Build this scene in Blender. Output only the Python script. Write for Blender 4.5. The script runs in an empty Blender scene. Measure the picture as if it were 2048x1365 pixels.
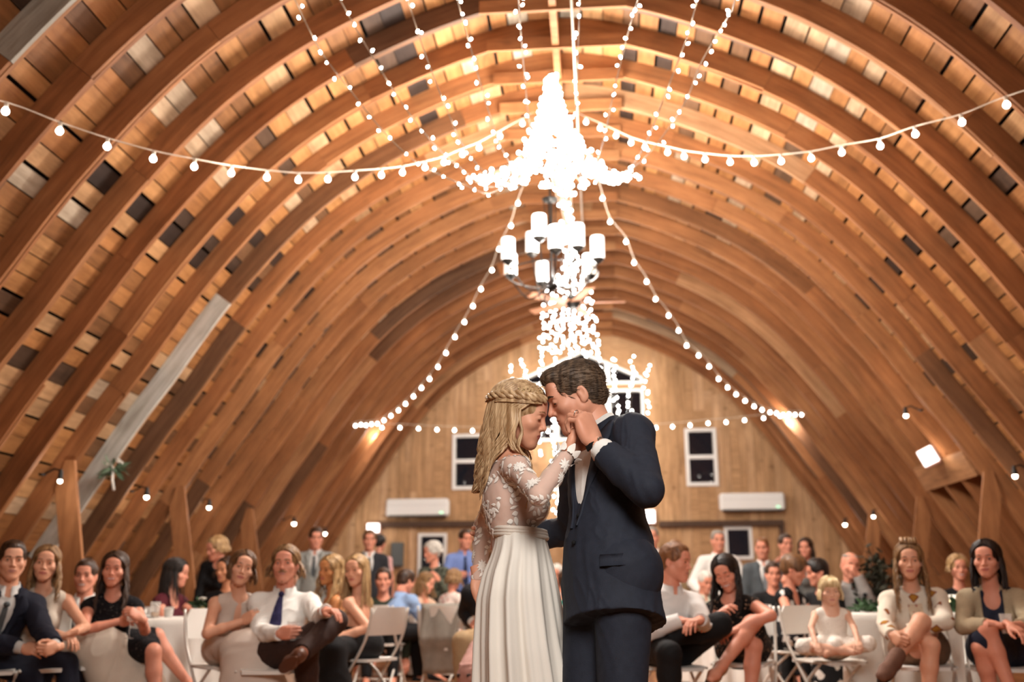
import bpy, math, random
import numpy as np
from mathutils import Vector, Matrix
R = math.radians
C = bpy.context.scene.collection
scene = bpy.context.scene

# ------------------------------------------------------------------ camera
FPX, W, H = 1991.0, 2048, 1365
CAM = np.array([0.273, 0.0, 0.84])
def _camaxes():
    y, p, r = R(4.83), R(14.51), R(0.247)
    fw = np.array([-math.sin(y)*math.cos(p), math.cos(y)*math.cos(p), math.sin(p)])
    rt = np.cross(fw, [0, 0, 1.0]); rt /= np.linalg.norm(rt); up = np.cross(rt, fw)
    return rt*math.cos(r)-up*math.sin(r), up*math.cos(r)+rt*math.sin(r), fw
CR, CU, CF = _camaxes()
cd = bpy.data.cameras.new('camera'); cam = bpy.data.objects.new('camera', cd); C.objects.link(cam)
cam.matrix_world = Matrix(((CR[0], CU[0], -CF[0], CAM[0]), (CR[1], CU[1], -CF[1], CAM[1]), (CR[2], CU[2], -CF[2], CAM[2]), (0, 0, 0, 1)))
cd.sensor_width = 36.0; cd.lens = FPX/W*36.0
cd.clip_start = 0.05
cd.dof.use_dof = True; cd.dof.focus_distance = 3.52; cd.dof.aperture_fstop = 1.9
scene.camera = cam
def ray(px, py):
    return CF + CR*((px-W/2)/FPX) - CU*((py-H/2)/FPX)
def at(px, py, Y):                       # the place at distance Y along the barn seen at a pixel
    d = ray(px, py); return CAM + d*((Y-CAM[1])/d[1])
def atz(px, py, z):                      # ... at height z
    d = ray(px, py); return CAM + d*((z-CAM[2])/d[2])

# ------------------------------------------------------------------ world, exposure, lights
w = bpy.data.worlds.new('night'); scene.world = w; w.use_nodes = True
w.node_tree.nodes['Background'].inputs[0].default_value = (0.012, 0.015, 0.022, 1)
w.node_tree.nodes['Background'].inputs[1].default_value = 0.6
scene.view_settings.view_transform = 'Standard'; scene.view_settings.look = 'None'
scene.view_settings.gamma = 1.0; scene.view_settings.use_curve_mapping = False
scene.view_settings.exposure = 0.0
scene.cycles.sample_clamp_indirect = 3.0
scene.cycles.max_bounces = 6; scene.cycles.diffuse_bounces = 3; scene.cycles.glossy_bounces = 3
scene.cycles.transparent_max_bounces = 12; scene.cycles.transmission_bounces = 5
WARM = (1.0, 0.94, 0.87)
def lamp(name, loc, power, size=0.06, col=WARM):
    l = bpy.data.lights.new(name, 'POINT'); l.energy = power; l.shadow_soft_size = size; l.color = col
    o = bpy.data.objects.new(name, l); C.objects.link(o); o.location = loc; return o
def tag(o, label=None, cat=None, group=None, kind=None):
    for k, v in (('label', label), ('category', cat), ('group', group), ('kind', kind)):
        if v: o[k] = v
    return o
# light of the fairy light cluster, chandelier and globe strings (the lamps themselves are built below)
LAMPS = [
 ((-0.02, 8.3, 4.75), 130), ((0.02, 8.5, 4.3), 290), ((-0.5, 8.2, 4.0), 150), ((0.45, 8.3, 4.05), 150),
 ((0.0, 10.0, 4.1), 220), ((0.0, 12.5, 3.9), 100), ((0.0, 14.5, 3.9), 95), ((0.0, 17.0, 4.2), 55), ((-0.3, 16.9, 3.4), 40), ((0.5, 16.9, 3.6), 40),
 ((-3.45, 16.5, 3.5), 70), ((3.4, 16.4, 3.6), 70), ((-1.8, 12.8, 4.0), 30), ((1.8, 12.8, 4.0), 30),
 ((-2.2, 6.4, 3.7), 22), ((-1.2, 7.6, 4.0), 45), ((1.2, 7.6, 4.1), 45), ((2.2, 6.6, 3.9), 22),
 ((-0.8, 4.6, 4.6), 34), ((0.8, 4.6, 4.6), 34), ((0.0, 1.5, 4.6), 45),  # last one is added front light near the camera, with no bulbs built
]
for k, (loc, pw) in enumerate(LAMPS): lamp('string_glow', loc, pw*0.86, 0.12)

# added soft fill from above and behind the camera, for couple and guests
al = bpy.data.lights.new('front_fill', 'AREA'); al.energy = 80; al.size = 1.4; al.color = (1.0, 0.95, 0.90); al.spread = R(110)
ao = bpy.data.objects.new('front_fill', al); C.objects.link(ao); ao.location = (0.7, -0.6, 3.3)
ao.rotation_euler = (Vector((0.0, 4.5, 0.9))-Vector((0.7, -0.6, 3.3))).to_track_quat('-Z', 'Y').to_euler()
# ------------------------------------------------------------------ mesh helpers
def mesh_obj(name, verts, faces, mats, parent=None, mi=None, smooth=True, attrs=None):
    me = bpy.data.meshes.new(name)
    verts = np.asarray(verts, dtype=np.float32).reshape(-1, 3)
    if isinstance(faces, np.ndarray):
        n, k = faces.shape
        me.vertices.add(len(verts)); me.vertices.foreach_set('co', verts.ravel())
        me.loops.add(n*k); me.loops.foreach_set('vertex_index', faces.astype(np.int32).ravel())
        me.polygons.add(n); me.polygons.foreach_set('loop_start', np.arange(0, n*k, k, dtype=np.int32))
        me.polygons.foreach_set('loop_total', np.full(n, k, dtype=np.int32))
        me.update(calc_edges=True)
    else:
        me.from_pydata([tuple(map(float, v)) for v in verts], [], faces); me.update()
    for m in (mats if isinstance(mats, (list, tuple)) else [mats]): me.materials.append(m)
    if mi is not None: me.polygons.foreach_set('material_index', np.asarray(mi, dtype=np.int32))
    me.polygons.foreach_set('use_smooth', np.full(len(me.polygons), bool(smooth)))
    for an, (ty, data) in (attrs or {}).items():
        a = me.attributes.new(an, ty, 'POINT')
        a.data.foreach_set('vector' if ty == 'FLOAT_VECTOR' else 'value', np.asarray(data, dtype=np.float32).ravel())
    me.validate()
    o = bpy.data.objects.new(name, me); C.objects.link(o)
    if parent: o.parent = parent
    return o
def empty(name, loc, label, cat, group=None, rz=0):
    o = bpy.data.objects.new(name, None); C.objects.link(o); o.location = [float(x) for x in loc]; o.rotation_euler = (0, 0, rz)
    o.empty_display_size = 0.1
    return tag(o, label, cat, group)
class MB:
    def __init__(s): s.v, s.f, s.m, s.g, s.t = [], [], [], [], []
    def add(s, vs, fs, g=None, t=0.5, m=0):
        b = len(s.v); s.v += [tuple(map(float, q)) for q in vs]
        s.f += [tuple(b+i for i in q) for q in fs]; s.m += [m]*len(fs)
        s.g += g if g is not None else [tuple(map(float, q)) for q in vs]; s.t += [t]*len(vs); return s
    def box(s, lo, hi, t=0.5, m=0, bev=0, off=None, M=None):
        x0, y0, z0 = lo; x1, y1, z1 = hi
        vs = [(x0,y0,z0),(x1,y0,z0),(x1,y1,z0),(x0,y1,z0),(x0,y0,z1),(x1,y0,z1),(x1,y1,z1),(x0,y1,z1)]
        if bev:
            return s.rbox(lo, hi, bev, t, m, M)
        o = off or (0, 0, 0)
        g = [(a+o[0], b+o[1], c+o[2]) for a, b, c in vs]
        if M is not None: vs = [tuple(M @ Vector(q)) for q in vs]
        return s.add(vs, [(0,3,2,1),(4,5,6,7),(0,1,5,4),(1,2,6,5),(2,3,7,6),(3,0,4,7)], g, t, m)
    def rbox(s, lo, hi, r, t=0.5, m=0, M=None):
        lo, hi = np.array(lo, float), np.array(hi, float)
        import itertools
        r = min(r, *(0.49*(hi-lo)))
        pts, fs = [], []
        # chamfered box: 24 vertices
        idx = {}
        for sx, sy, sz in itertools.product((0, 1), repeat=3):
            c = np.array([hi[0] if sx else lo[0], hi[1] if sy else lo[1], hi[2] if sz else lo[2]])
            sg = np.array([1-2*sx, 1-2*sy, 1-2*sz])
            for a in range(3):
                q = c.copy()
                for b in range(3):
                    if b != a: q[b] += sg[b]*r
                idx[(sx, sy, sz, a)] = len(pts); pts.append(q)
        for a in range(3):
            b, c = [(1, 2), (2, 0), (0, 1)][a]
            for sa in (0, 1):
                def k(sb, sc):
                    q = [0, 0, 0]; q[a] = sa; q[b] = sb; q[c] = sc; return idx[(*q, a)]
                L = [k(0, 0), k(1, 0), k(1, 1), k(0, 1)]; fs.append(L if sa else L[::-1])
            for sb in (0, 1):
                for sc in (0, 1):
                    def e(sa, ax):
                        q = [0, 0, 0]; q[a] = sa; q[b] = sb; q[c] = sc; return idx[(*q, ax)]
                    L = [e(0, b), e(1, b), e(1, c), e(0, c)]
                    fs.append(L if (sb ^ sc) else L[::-1])
        for sx, sy, sz in itertools.product((0, 1), repeat=3):
            L = [idx[(sx, sy, sz, a)] for a in range(3)]
            fs.append(L if (sx+sy+sz) % 2 else L[::-1])
        if M is not None: pts = [tuple(M @ Vector(q)) for q in pts]
        return s.add(pts, fs, None, t, m)
    def tube(s, P, r, n=8, t=0.5, m=0, cap=True, closed=False):
        P = [np.array(q, float) for q in P]; N = len(P)
        rr = r if isinstance(r, (list, tuple, np.ndarray)) else [r]*N
        prev = None; vs = []
        for i in range(N):
            a = P[(i-1) % N] if (i > 0 or closed) else P[i]; b = P[(i+1) % N] if (i < N-1 or closed) else P[i]
            T = b-a; T /= (np.linalg.norm(T)+1e-12)
            if prev is None:
                h = np.array([0, 0, 1.0]) if abs(T[2]) < 0.9 else np.array([1.0, 0, 0]); U = np.cross(T, h)
            else: U = prev-T*(prev@T)
            U /= np.linalg.norm(U)+1e-12; prev = U; V = np.cross(T, U)
            for k in range(n):
                a_ = 2*math.pi*k/n; vs.append(P[i]+rr[i]*(U*math.cos(a_)+V*math.sin(a_)))
        fs = []
        for i in range(N if closed else N-1):
            j = (i+1) % N
            for k in range(n):
                l = (k+1) % n; fs.append((i*n+k, i*n+l, j*n+l, j*n+k))
        if cap and not closed: fs += [tuple(range(n))[::-1], tuple(range((N-1)*n, N*n))]
        return s.add(vs, fs, None, t, m)
    def lathe(s, prof, n=20, c=(0, 0, 0), t=0.5, m=0, M=None):
        vs = []; K = len(prof)
        for (r, z) in prof:
            for k in range(n):
                a = 2*math.pi*k/n; vs.append((c[0]+r*math.cos(a), c[1]+r*math.sin(a), c[2]+z))
        fs = [(i*n+k, i*n+(k+1) % n, (i+1)*n+(k+1) % n, (i+1)*n+k) for i in range(K-1) for k in range(n)]
        if prof[0][0] > 1e-5: fs.append(tuple(range(n))[::-1])
        if prof[-1][0] > 1e-5: fs.append(tuple(range((K-1)*n, K*n)))
        if M is not None: vs = [tuple(M @ Vector(q)) for q in vs]
        return s.add(vs, fs, None, t, m)
    def ball(s, c, r, n=10, k=7, t=0.5, m=0, sc=(1, 1, 1)):
        return s.lathe([(r*math.sin(math.pi*i/k)+1e-6, -r*math.cos(math.pi*i/k)*sc[2]) for i in range(k+1)], n, c, t, m)
    def build(s, name, mats, parent=None, smooth=False, auto=None):
        o = mesh_obj(name, s.v, s.f, mats, parent, s.m, smooth, {'grain': ('FLOAT_VECTOR', s.g), 'tint': ('FLOAT', s.t)})
        if auto is not None:
            o.data.polygons.foreach_set('use_smooth', np.full(len(o.data.polygons), True))
            o.data.set_sharp_from_angle(angle=R(auto))
        return o

# ------------------------------------------------------------------ materials
MATS = {}
def nt(name):
    m = bpy.data.materials.new(name); m.use_nodes = True; MATS[name] = m
    return m, m.node_tree, m.node_tree.nodes['Principled BSDF']
def srgb(h):
    if isinstance(h, str): h = tuple(int(h[i:i+2], 16)/255 for i in (0, 2, 4))
    return tuple((c/12.92 if c <= 0.04045 else ((c+0.055)/1.055)**2.4) for c in h)+(1,)
def plain(name, col, rough=0.6, metal=0.0, spec=0.4, noise=0.0, nscale=20, bump=0.0, bscale=120, **kw):
    if name in MATS: return MATS[name]
    m, t, b = nt(name); b.inputs['Roughness'].default_value = rough; b.inputs['Metallic'].default_value = metal
    b.inputs['Specular IOR Level'].default_value = spec; c = srgb(col); b.inputs['Base Color'].default_value = c
    for k, v in kw.items(): b.inputs[k].default_value = v
    N, L = t.nodes, t.links
    tc = N.new('ShaderNodeTexCoord')
    if noise:
        n = N.new('ShaderNodeTexNoise'); n.inputs['Scale'].default_value = nscale; n.inputs['Detail'].default_value = 4; L.new(tc.outputs['Object'], n.inputs['Vector'])
        r = N.new('ShaderNodeValToRGB'); r.color_ramp.elements[0].position = .3; r.color_ramp.elements[1].position = .7
        r.color_ramp.elements[0].color = tuple(x*(1-noise) for x in c[:3])+(1,); r.color_ramp.elements[1].color = tuple(min(1, x*(1+noise)) for x in c[:3])+(1,)
        L.new(n.outputs['Fac'], r.inputs['Fac']); L.new(r.outputs['Color'], b.inputs['Base Color'])
    if bump:
        n = N.new('ShaderNodeTexNoise'); n.inputs['Scale'].default_value = bscale; n.inputs['Detail'].default_value = 3; L.new(tc.outputs['Object'], n.inputs['Vector'])
        bm = N.new('ShaderNodeBump'); bm.inputs['Strength'].default_value = bump; bm.inputs['Distance'].default_value = 0.004
        L.new(n.outputs['Fac'], bm.inputs['Height']); L.new(bm.outputs['Normal'], b.inputs['Normal'])
    return m
def emit(name, col, strength):
    if name in MATS: return MATS[name]
    m, t, b = nt(name); b.inputs['Base Color'].default_value = (0.9, 0.9, 0.9, 1)
    b.inputs['Emission Color'].default_value = srgb(col); b.inputs['Emission Strength'].default_value = strength
    m.cycles.emission_sampling = 'NONE'; return m
def wood(name, ramp, gscale=(1.2, 9, 9), knots=0.5, rough=0.65, bright=1.0):
    m, t, b = nt(name); N, L = t.nodes, t.links; b.inputs['Roughness'].default_value = rough; b.inputs['Specular IOR Level'].default_value = 0.25
    a = N.new('ShaderNodeAttribute'); a.attribute_name = 'grain'; ti = N.new('ShaderNodeAttribute'); ti.attribute_name = 'tint'
    mp = N.new('ShaderNodeMapping'); mp.inputs['Scale'].default_value = gscale; L.new(a.outputs['Vector'], mp.inputs['Vector'])
    n1 = N.new('ShaderNodeTexNoise'); n1.inputs['Scale'].default_value = 1.6; n1.inputs['Detail'].default_value = 6; n1.inputs['Distortion'].default_value = 0.6; L.new(mp.outputs['Vector'], n1.inputs['Vector'])
    n2 = N.new('ShaderNodeTexNoise'); n2.inputs['Scale'].default_value = 9; n2.inputs['Detail'].default_value = 3; L.new(mp.outputs['Vector'], n2.inputs['Vector'])
    r = N.new('ShaderNodeValToRGB'); cr = r.color_ramp
    while len(cr.elements) < len(ramp): cr.elements.new(0.5)
    for e, (p, c) in zip(cr.elements, ramp): e.position = p; e.color = tuple(x*bright for x in srgb(c)[:3])+(1,)
    L.new(ti.outputs['Fac'], r.inputs['Fac'])
    def mth(op, *i):
        q = N.new('ShaderNodeMath'); q.operation = op
        for k, x in enumerate(i):
            if isinstance(x, (int, float)): q.inputs[k].default_value = x
            else: L.new(x, q.inputs[k])
        return q.outputs[0]
    g = mth('MULTIPLY_ADD', n1.outputs['Fac'], 1.35, 0.32)
    n3 = N.new('ShaderNodeTexNoise'); n3.inputs['Scale'].default_value = 1.1; n3.inputs['Detail'].default_value = 5; n3.inputs['Roughness'].default_value = .65; L.new(a.outputs['Vector'], n3.inputs['Vector'])
    g = mth('MULTIPLY', g, mth('MULTIPLY_ADD', n3.outputs['Fac'], 1.1, 0.47))
    g = mth('ADD', g, mth('MULTIPLY', mth('SUBTRACT', n2.outputs['Fac'], 0.5), 0.45))
    if knots:
        mk = N.new('ShaderNodeMapping'); mk.inputs['Scale'].default_value = (1.0, 2.2, 2.2); L.new(a.outputs['Vector'], mk.inputs['Vector'])
        vo = N.new('ShaderNodeTexVoronoi'); vo.inputs['Scale'].default_value = 2.4; L.new(mk.outputs['Vector'], vo.inputs['Vector'])
        kn = mth('SMOOTH_MIN', mth('MULTIPLY', vo.outputs['Distance'], 5.5), 1.0, 0.3)
        g = mth('MULTIPLY', g, mth('ADD', mth('MULTIPLY', kn, knots), 1.0-knots))
    mx = N.new('ShaderNodeMix'); mx.data_type = 'RGBA'; mx.blend_type = 'MULTIPLY'; mx.inputs[0].default_value = 1
    cb = N.new('ShaderNodeCombineColor'); 
    for k, e in enumerate((0.9, 1.0, 1.12)):
        L.new(mth('POWER', g, e), cb.inputs[k])
    L.new(r.outputs['Color'], mx.inputs[6]); L.new(cb.outputs['Color'], mx.inputs[7]); L.new(mx.outputs[2], b.inputs['Base Color'])
    bm = N.new('ShaderNodeBump'); bm.inputs['Strength'].default_value = 0.35; bm.inputs['Distance'].default_value = 0.01; L.new(n1.outputs['Fac'], bm.inputs['Height']); L.new(bm.outputs['Normal'], b.inputs['Normal'])
    return m
# ------------------------------------------------------------------ the barn shell
random.seed(7)
YB = 18.6; YF = -3.0
PROF = [(5.62, 0.0), (5.0, 1.1), (4.25, 2.34), (3.84, 2.94), (3.33, 3.70), (2.69, 4.47), (2.08, 4.98), (1.38, 5.37), (0.66, 5.65), (0.0, 5.77)]
def _profile(n=90):
    P = np.array(PROF); s = np.r_[0, np.cumsum(np.linalg.norm(np.diff(P, axis=0), axis=1))]
    # cubic through the points (natural-ish Catmull-Rom), resampled evenly
    Q = np.vstack([2*P[0]-P[1], P, 2*P[-1]-P[-2]*[1, 1]]); out = []
    Q[-1] = [-0.66, 5.62]
    for i in range(1, len(P)):
        p0, p1, p2, p3 = Q[i-1], Q[i], Q[i+1], Q[i+2] if i+2 < len(Q) else Q[-1]
        for t in np.linspace(0, 1, 30, endpoint=False):
            out.append(0.5*((2*p1)+(-p0+p2)*t+(2*p0-5*p1+4*p2-p3)*t*t+(-p0+3*p1-3*p2+p3)*t**3))
    out.append(P[-1]); out = np.array(out)
    s = np.r_[0, np.cumsum(np.linalg.norm(np.diff(out, axis=0), axis=1))]
    u = np.linspace(0, s[-1], n); return np.stack([np.interp(u, s, out[:, 0]), np.interp(u, s, out[:, 1])], 1), s[-1]
PR, PLEN = _profile()
_T = np.gradient(PR, axis=0); _T /= np.linalg.norm(_T, axis=1)[:, None]
PN = np.stack([_T[:, 1], -_T[:, 0]], 1)           # outward normal
def prof(s, off=0.0):                              # point at arc length s from the floor, moved outward
    i = s/PLEN*(len(PR)-1)
    f = lambda a: np.interp(i, np.arange(len(PR)), a)
    return np.array([f(PR[:, 0])+off*f(PN[:, 0]), f(PR[:, 1])+off*f(PN[:, 1])])
def on_roof(px, py, off=0.0):                      # where a sight line meets the inner edge line of the ribs
    d = ray(px, py); lo, hi = 0.5, 60.0
    def inside(t):
        q = CAM+d*t; z = q[2]
        x = np.interp(z, PR[:, 1]+off*PN[:, 1], PR[:, 0]+off*PN[:, 0]); return abs(q[0]) < x and z < 5.76
    for _ in range(50):
        m = (lo+hi)/2
        if inside(m): lo = m
        else: hi = m
    return CAM+d*lo
RIB_RAMP = [(0.0, '33241a'), (0.12, '5a4433'), (0.3, '84542f'), (0.5, '99623a'), (0.7, 'aa7449'), (0.85, 'b5865d'), (0.93, '9b8d78'), (1.0, 'c8c5ba')]
M_rib = wood('rib_wood', RIB_RAMP, (0.9, 9, 9), 0.35, bright=.78)
SH_RAMP = [(0.0, '2f2119'), (0.12, '5c4330'), (0.3, '8b5d36'), (0.5, 'a97040'), (0.7, 'b5804d'), (0.86, 'bf9870'), (1.0, 'b5a996')]
M_sheath = wood('sheathing_wood', SH_RAMP, (9, 1.0, 9), 0.5, bright=.80)
M_dark = plain('roof_dark', '120c08', 0.9)
# roof sheathing: boards along the barn nailed on the outside of the ribs
RIBD = 0.195
def lath(mb, s0, s1, y0, y1, side, tint, th=0.022):
    a, b = prof(s0, RIBD), prof(s1, RIBD); c, d = prof(s1, RIBD+th), prof(s0, RIBD+th); o = random.random()*50
    vs = []
    for (x, z) in (a, b, c, d):
        vs += [(side*x, y0, z), (side*x, y1, z)]
    fs = [(0, 1, 3, 2), (2, 3, 5, 4), (4, 5, 7, 6), (6, 7, 1, 0), (0, 2, 4, 6), (1, 7, 5, 3)]
    if side < 0: fs = [f[::-1] for f in fs]
    g = [(sv, y, o) for sv in (s0, s1, s1, s0) for y in (y0, y1)]
    mb.add(vs, fs, g, tint)
RIB_Y0, RIB_DY = 7.48, 0.602
RIBS = [RIB_Y0+RIB_DY*k for k in range(-13, 19) if RIB_Y0+RIB_DY*k < YB-0.1]
mb = MB()
for side in (-1, 1):
    s = 0.02
    while s < PLEN-0.02:
        wd = random.uniform(0.125, 0.185); gap = random.choice((0.006, 0.01, 0.016, 0.028)); y = YF; k0 = random.randint(0, 3)
        while y < YB:
            ln = RIB_DY*random.choice((2, 2, 3, 3, 4, 5, 6)) if k0 else 1.9
            k0 = 1; y1 = min(YB, RIB_Y0+RIB_DY*round((y+ln-RIB_Y0)/RIB_DY)); y1 = max(y1, y+0.2); y1 = min(y1, YB)
            q = random.random(); tint = (random.gauss(0.52, 0.12) if q < 0.62 else random.uniform(0.0, 0.2) if q < 0.76 else random.uniform(0.75, 1.0) if q < 0.9 else random.uniform(0.2, 0.4))
            lath(mb, s, min(PLEN, s+wd), y+0.002, y1-0.002, side, min(1, max(0, tint))); y = y1
        s += wd+gap
ceil = mb.build('ceiling', M_sheath); tag(ceil, kind='structure')
# the dark underlay behind the boards
vs, fs = [], []
pts = [(-1*prof(s, RIBD+0.06)[0], prof(s, RIBD+0.06)[1]) for s in np.linspace(0, PLEN, 60)]
pts = pts+[(-x, z) for x, z in pts[::-1]]
for (x, z) in pts: vs += [(x, YF-0.1, z), (x, YB+0.25, z)]
fs = [(2*i, 2*i+1, 2*i+3, 2*i+2) for i in range(len(pts)-1)]
o = mesh_obj('ceiling_underlay', vs, fs, M_dark, None, None, False); tag(o, kind='structure')
# ribs: two plies of sawn boards each, joints staggered
def rib(y, idx):
    rnd = random.Random(idx*17+3); mb = MB()
    for side in (-1, 1):
        for ply in (0, 1):
            s = -rnd.uniform(0.0, 2.2); y0 = y-0.031+0.032*ply
            while s < PLEN:
                ln = rnd.uniform(2.0, 3.2); e = min(PLEN+0.01, s+ln)
                a = max(0.0, s); n = max(3, int((e-a)/0.12)) if e > a else 0
                if n and e-a > 0.05:
                    q = rnd.random(); tint = rnd.gauss(0.55, 0.09) if q < 0.86 else rnd.uniform(0.10, 0.28) if q < 0.94 else rnd.uniform(0.75, 0.9)
                    key = (idx, side, ply)
                    for (i_, sd, pl, sa, sb, tv) in SPECIAL:
                        if i_ == idx and sd == side and pl == ply and a < (sa+sb)/2 < e: tint = tv
                    d0 = rnd.uniform(-0.006, 0.012); bow = rnd.uniform(-0.006, 0.014); o = rnd.random()*40; vs = []; g = []
                    for i in range(n+1):
                        u = i/n; sv = min(PLEN, a+(e-a-0.003)*u); off = d0+bow*(2*u-1)**2
                        pi_, po = prof(sv, off), prof(sv, RIBD-0.002)
                        for (p_, rr) in ((pi_, 0.0), (po, 0.24)):
                            for yy in (y0, y0+0.03):
                                vs.append((side*max(0, p_[0]), yy, p_[1])); g.append((sv+o, rr, yy-y0+o))
                    fs = []
                    for i in range(n):
                        b = 4*i; c = b+4
                        fs += [(b, c, c+1, b+1), (b+2, b+3, c+3, c+2), (b, b+2, c+2, c), (b+1, c+1, c+3, b+3)]
                    fs += [(0, 1, 3, 2), (4*n, 4*n+2, 4*n+3, 4*n+1)]
                    if side < 0: fs = [f[::-1] for f in fs]
                    mb.add(vs, fs, g, min(1, max(0, tint)))
                s = e
    # collar tie under the peak
    xs = 0.62; zc = prof(PLEN-0.66)[1]
    mb.box((-xs, y-0.075, zc-0.02), (xs, y-0.045, zc+0.10), rnd.uniform(.45, .75), off=(rnd.random()*9, 0, 0))
    o = mb.build('trim_%d' % (idx+1), M_rib); tag(o, kind='structure'); return o
SPECIAL = []
# whitewashed lengths of board seen on the left ribs
def special(px, py, px2, py2, tint):
    q = on_roof(px, py); q2 = on_roof(px2, py2)
    i = int(np.argmin([abs(y-q[1]) for y in RIBS])); ss = np.linspace(0, PLEN, 200); z = [prof(s)[1] for s in ss]
    SPECIAL.append((i, int(np.sign(q[0])), 0, np.interp(q[2], z, ss)-.3, np.interp(q2[2], z, ss)+.3, tint))
special(340, 740, 540, 500, 1.0); special(20, 150, 130, 40, 0.97)
for i, y in enumerate(RIBS): rib(y, i)
# ridge board
mb = MB(); mb.box((-0.03, YF, 5.66), (0.03, YB, 5.9), 0.6); o = mb.build('trim_40', M_rib); tag(o, kind='structure')

# back gable wall with its window openings
WALL_RAMP = [(0.0, 'aa835c'), (0.35, 'b38b63'), (0.65, 'ba936c'), (1.0, 'c39d78')]
M_wall = wood('knotty_pine', WALL_RAMP, (7, 7, 0.8), 0.6)
M_white = plain('white_paint', 'e6e4df', 0.5)
def arch_x(z):
    return float(np.interp(z, PR[:, 1]+RIBD*PN[:, 1], PR[:, 0]+RIBD*PN[:, 0]))
OPEN = []   # (x0,x1,z0,z1) clear openings
def hole(x0, x1, z0, z1): OPEN.append((x0, x1, z0, z1))
hole(-2.37, -1.87, 2.88, 3.80); hole(1.98, 2.43, 2.89, 3.83)
hole(-3.0, -2.58, 1.05, 1.96); hole(2.60, 2.98, 1.56, 2.03)
GX = [(-1.13, -0.52), (-0.42, 0.47), (0.57, 1.14)]
for (a, b) in GX: hole(a, b, 3.75, 4.62)
GU = [((-1.13, 4.82), (-0.52, 4.82), (-0.52, 5.13), (-1.13, 4.86)), ((-0.42, 4.82), (0.47, 4.82), (0.47, 5.18), (0.03, 5.38), (-0.42, 5.18)), ((0.57, 4.82), (1.14, 4.82), (1.14, 4.86), (0.57, 5.13))]
hole(-0.42, 0.42, 2.25, 3.55)
mb = MB(); x = -5.75
rnd = random.Random(5)
while x < 5.75:
    wd = rnd.choice((0.12, 0.14, 0.16, 0.19)); x1 = x+wd-0.005
    zt = 5.98
    lo, hi = 0.0, 5.98
    for z in np.linspace(0.0, 5.98, 150):
        if arch_x(z) >= min(abs(x), abs(x1)) or x*x1 < 0: zt = z
    cuts = [0.0]
    while cuts[-1] < zt: cuts.append(cuts[-1]+rnd.uniform(2.6, 5.0))
    cuts[-1] = zt
    for a, b in zip(cuts, cuts[1:]):
        if b-a > 0.02: mb.box((x, YB, a), (x1, YB+0.05, b-0.004), rnd.random(), off=(rnd.random()*20, 0, rnd.random()*20))
    x += wd
mb.box((-5.75, YB+0.03, 0), (5.75, YB+0.10, 5.98), 0.1)
wall = mb.build('wall_back', M_wall)
cut = MB()
for (x0, x1, z0, z1) in OPEN: cut.box((x0, YB-0.3, z0), (x1, YB+0.4, z1))
for P in GU:
    n = len(P); vs = [(p[0], YB-0.3, p[1]) for p in P]+[(p[0], YB+0.4, p[1]) for p in P]
    cut.add(vs, [tuple(range(n)), tuple(range(n, 2*n))[::-1]]+[(i, i+n, (i+1) % n+n, (i+1) % n) for i in range(n)])
co = cut.build('cutter', M_wall)
bo = wall.modifiers.new('b', 'BOOLEAN'); bo.operation = 'DIFFERENCE'; bo.object = co; bo.solver = 'EXACT'; bo.use_self = True
bpy.context.view_layer.update()
dg = bpy.context.evaluated_depsgraph_get(); nm = bpy.data.meshes.new_from_object(wall.evaluated_get(dg), depsgraph=dg)
wall.modifiers.clear(); wall.data = nm; bpy.data.objects.remove(co); tag(wall, kind='structure')
# windows: white frames, sashes and dark night panes
m, t, b = nt('night_glass'); b.inputs['Base Color'].default_value = (0.9, 0.95, 0.95, 1); b.inputs['Roughness'].default_value = 0.02; b.inputs['Transmission Weight'].default_value = 1.0; b.inputs['IOR'].default_value = 1.45
M_glass = m
def frame_poly(mb, P, wd, y0, y1):       # a mitred frame just outside polygon P (x,z), counter-clockwise
    n = len(P); P = [np.array(p, float) for p in P]; Q = []
    for i in range(n):
        a, b_, c = P[i-1], P[i], P[(i+1) % n]
        n1 = np.array([(b_-a)[1], -(b_-a)[0]]); n1 /= np.linalg.norm(n1); n2 = np.array([(c-b_)[1], -(c-b_)[0]]); n2 /= np.linalg.norm(n2)
        k = n1+n2; Q.append(b_+k*wd/(1+n1@n2))
    vs = [(p[0], y, p[1]) for y in (y0, y1) for p in P]+[(p[0], y, p[1]) for y in (y0, y1) for p in Q]; fs = []
    for i in range(n):
        j = (i+1) % n
        fs += [(i, j, 2*n+j, 2*n+i), (n+j, n+i, 3*n+i, 3*n+j), (2*n+i, 2*n+j, 3*n+j, 3*n+i), (j, i, n+i, n+j)]
    mb.add(vs, fs)
def window(n, polys, wd, mid=None):
    mb = MB()
    for P in polys: frame_poly(mb, P, wd, YB-0.035, YB+0.08)
    if mid:
        for (x0, x1, z) in mid: mb.box((x0, YB-0.03, z-0.035), (x1, YB+0.06, z+0.035))
    o = mb.build('window_%d' % n, M_white); tag(o, kind='structure')
    for P in polys:
        k = len(P); vs = [(p[0], y, p[1]) for y in (YB+0.05, YB+0.056) for p in P]
        mesh_obj('pane', vs, [tuple(range(k)), tuple(range(k, 2*k))[::-1]]+[(i+k, (i+1) % k+k, (i+1) % k, i) for i in range(k)], M_glass, o, None, False)
def rect(x0, x1, z0, z1): return ((x0, z0), (x1, z0), (x1, z1), (x0, z1))
window(1, [rect(*OPEN[0])], 0.065, [(OPEN[0][0], OPEN[0][1], 3.35)])
window(2, [rect(*OPEN[1])], 0.065, [(OPEN[1][0], OPEN[1][1], 3.36)])
window(3, [rect(*OPEN[2])], 0.06); window(4, [rect(*OPEN[3])], 0.06)
window(5, [rect(a, b, 3.75, 4.62) for a, b in GX]+list(GU)+[rect(*OPEN[7])], 0.05)
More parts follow.
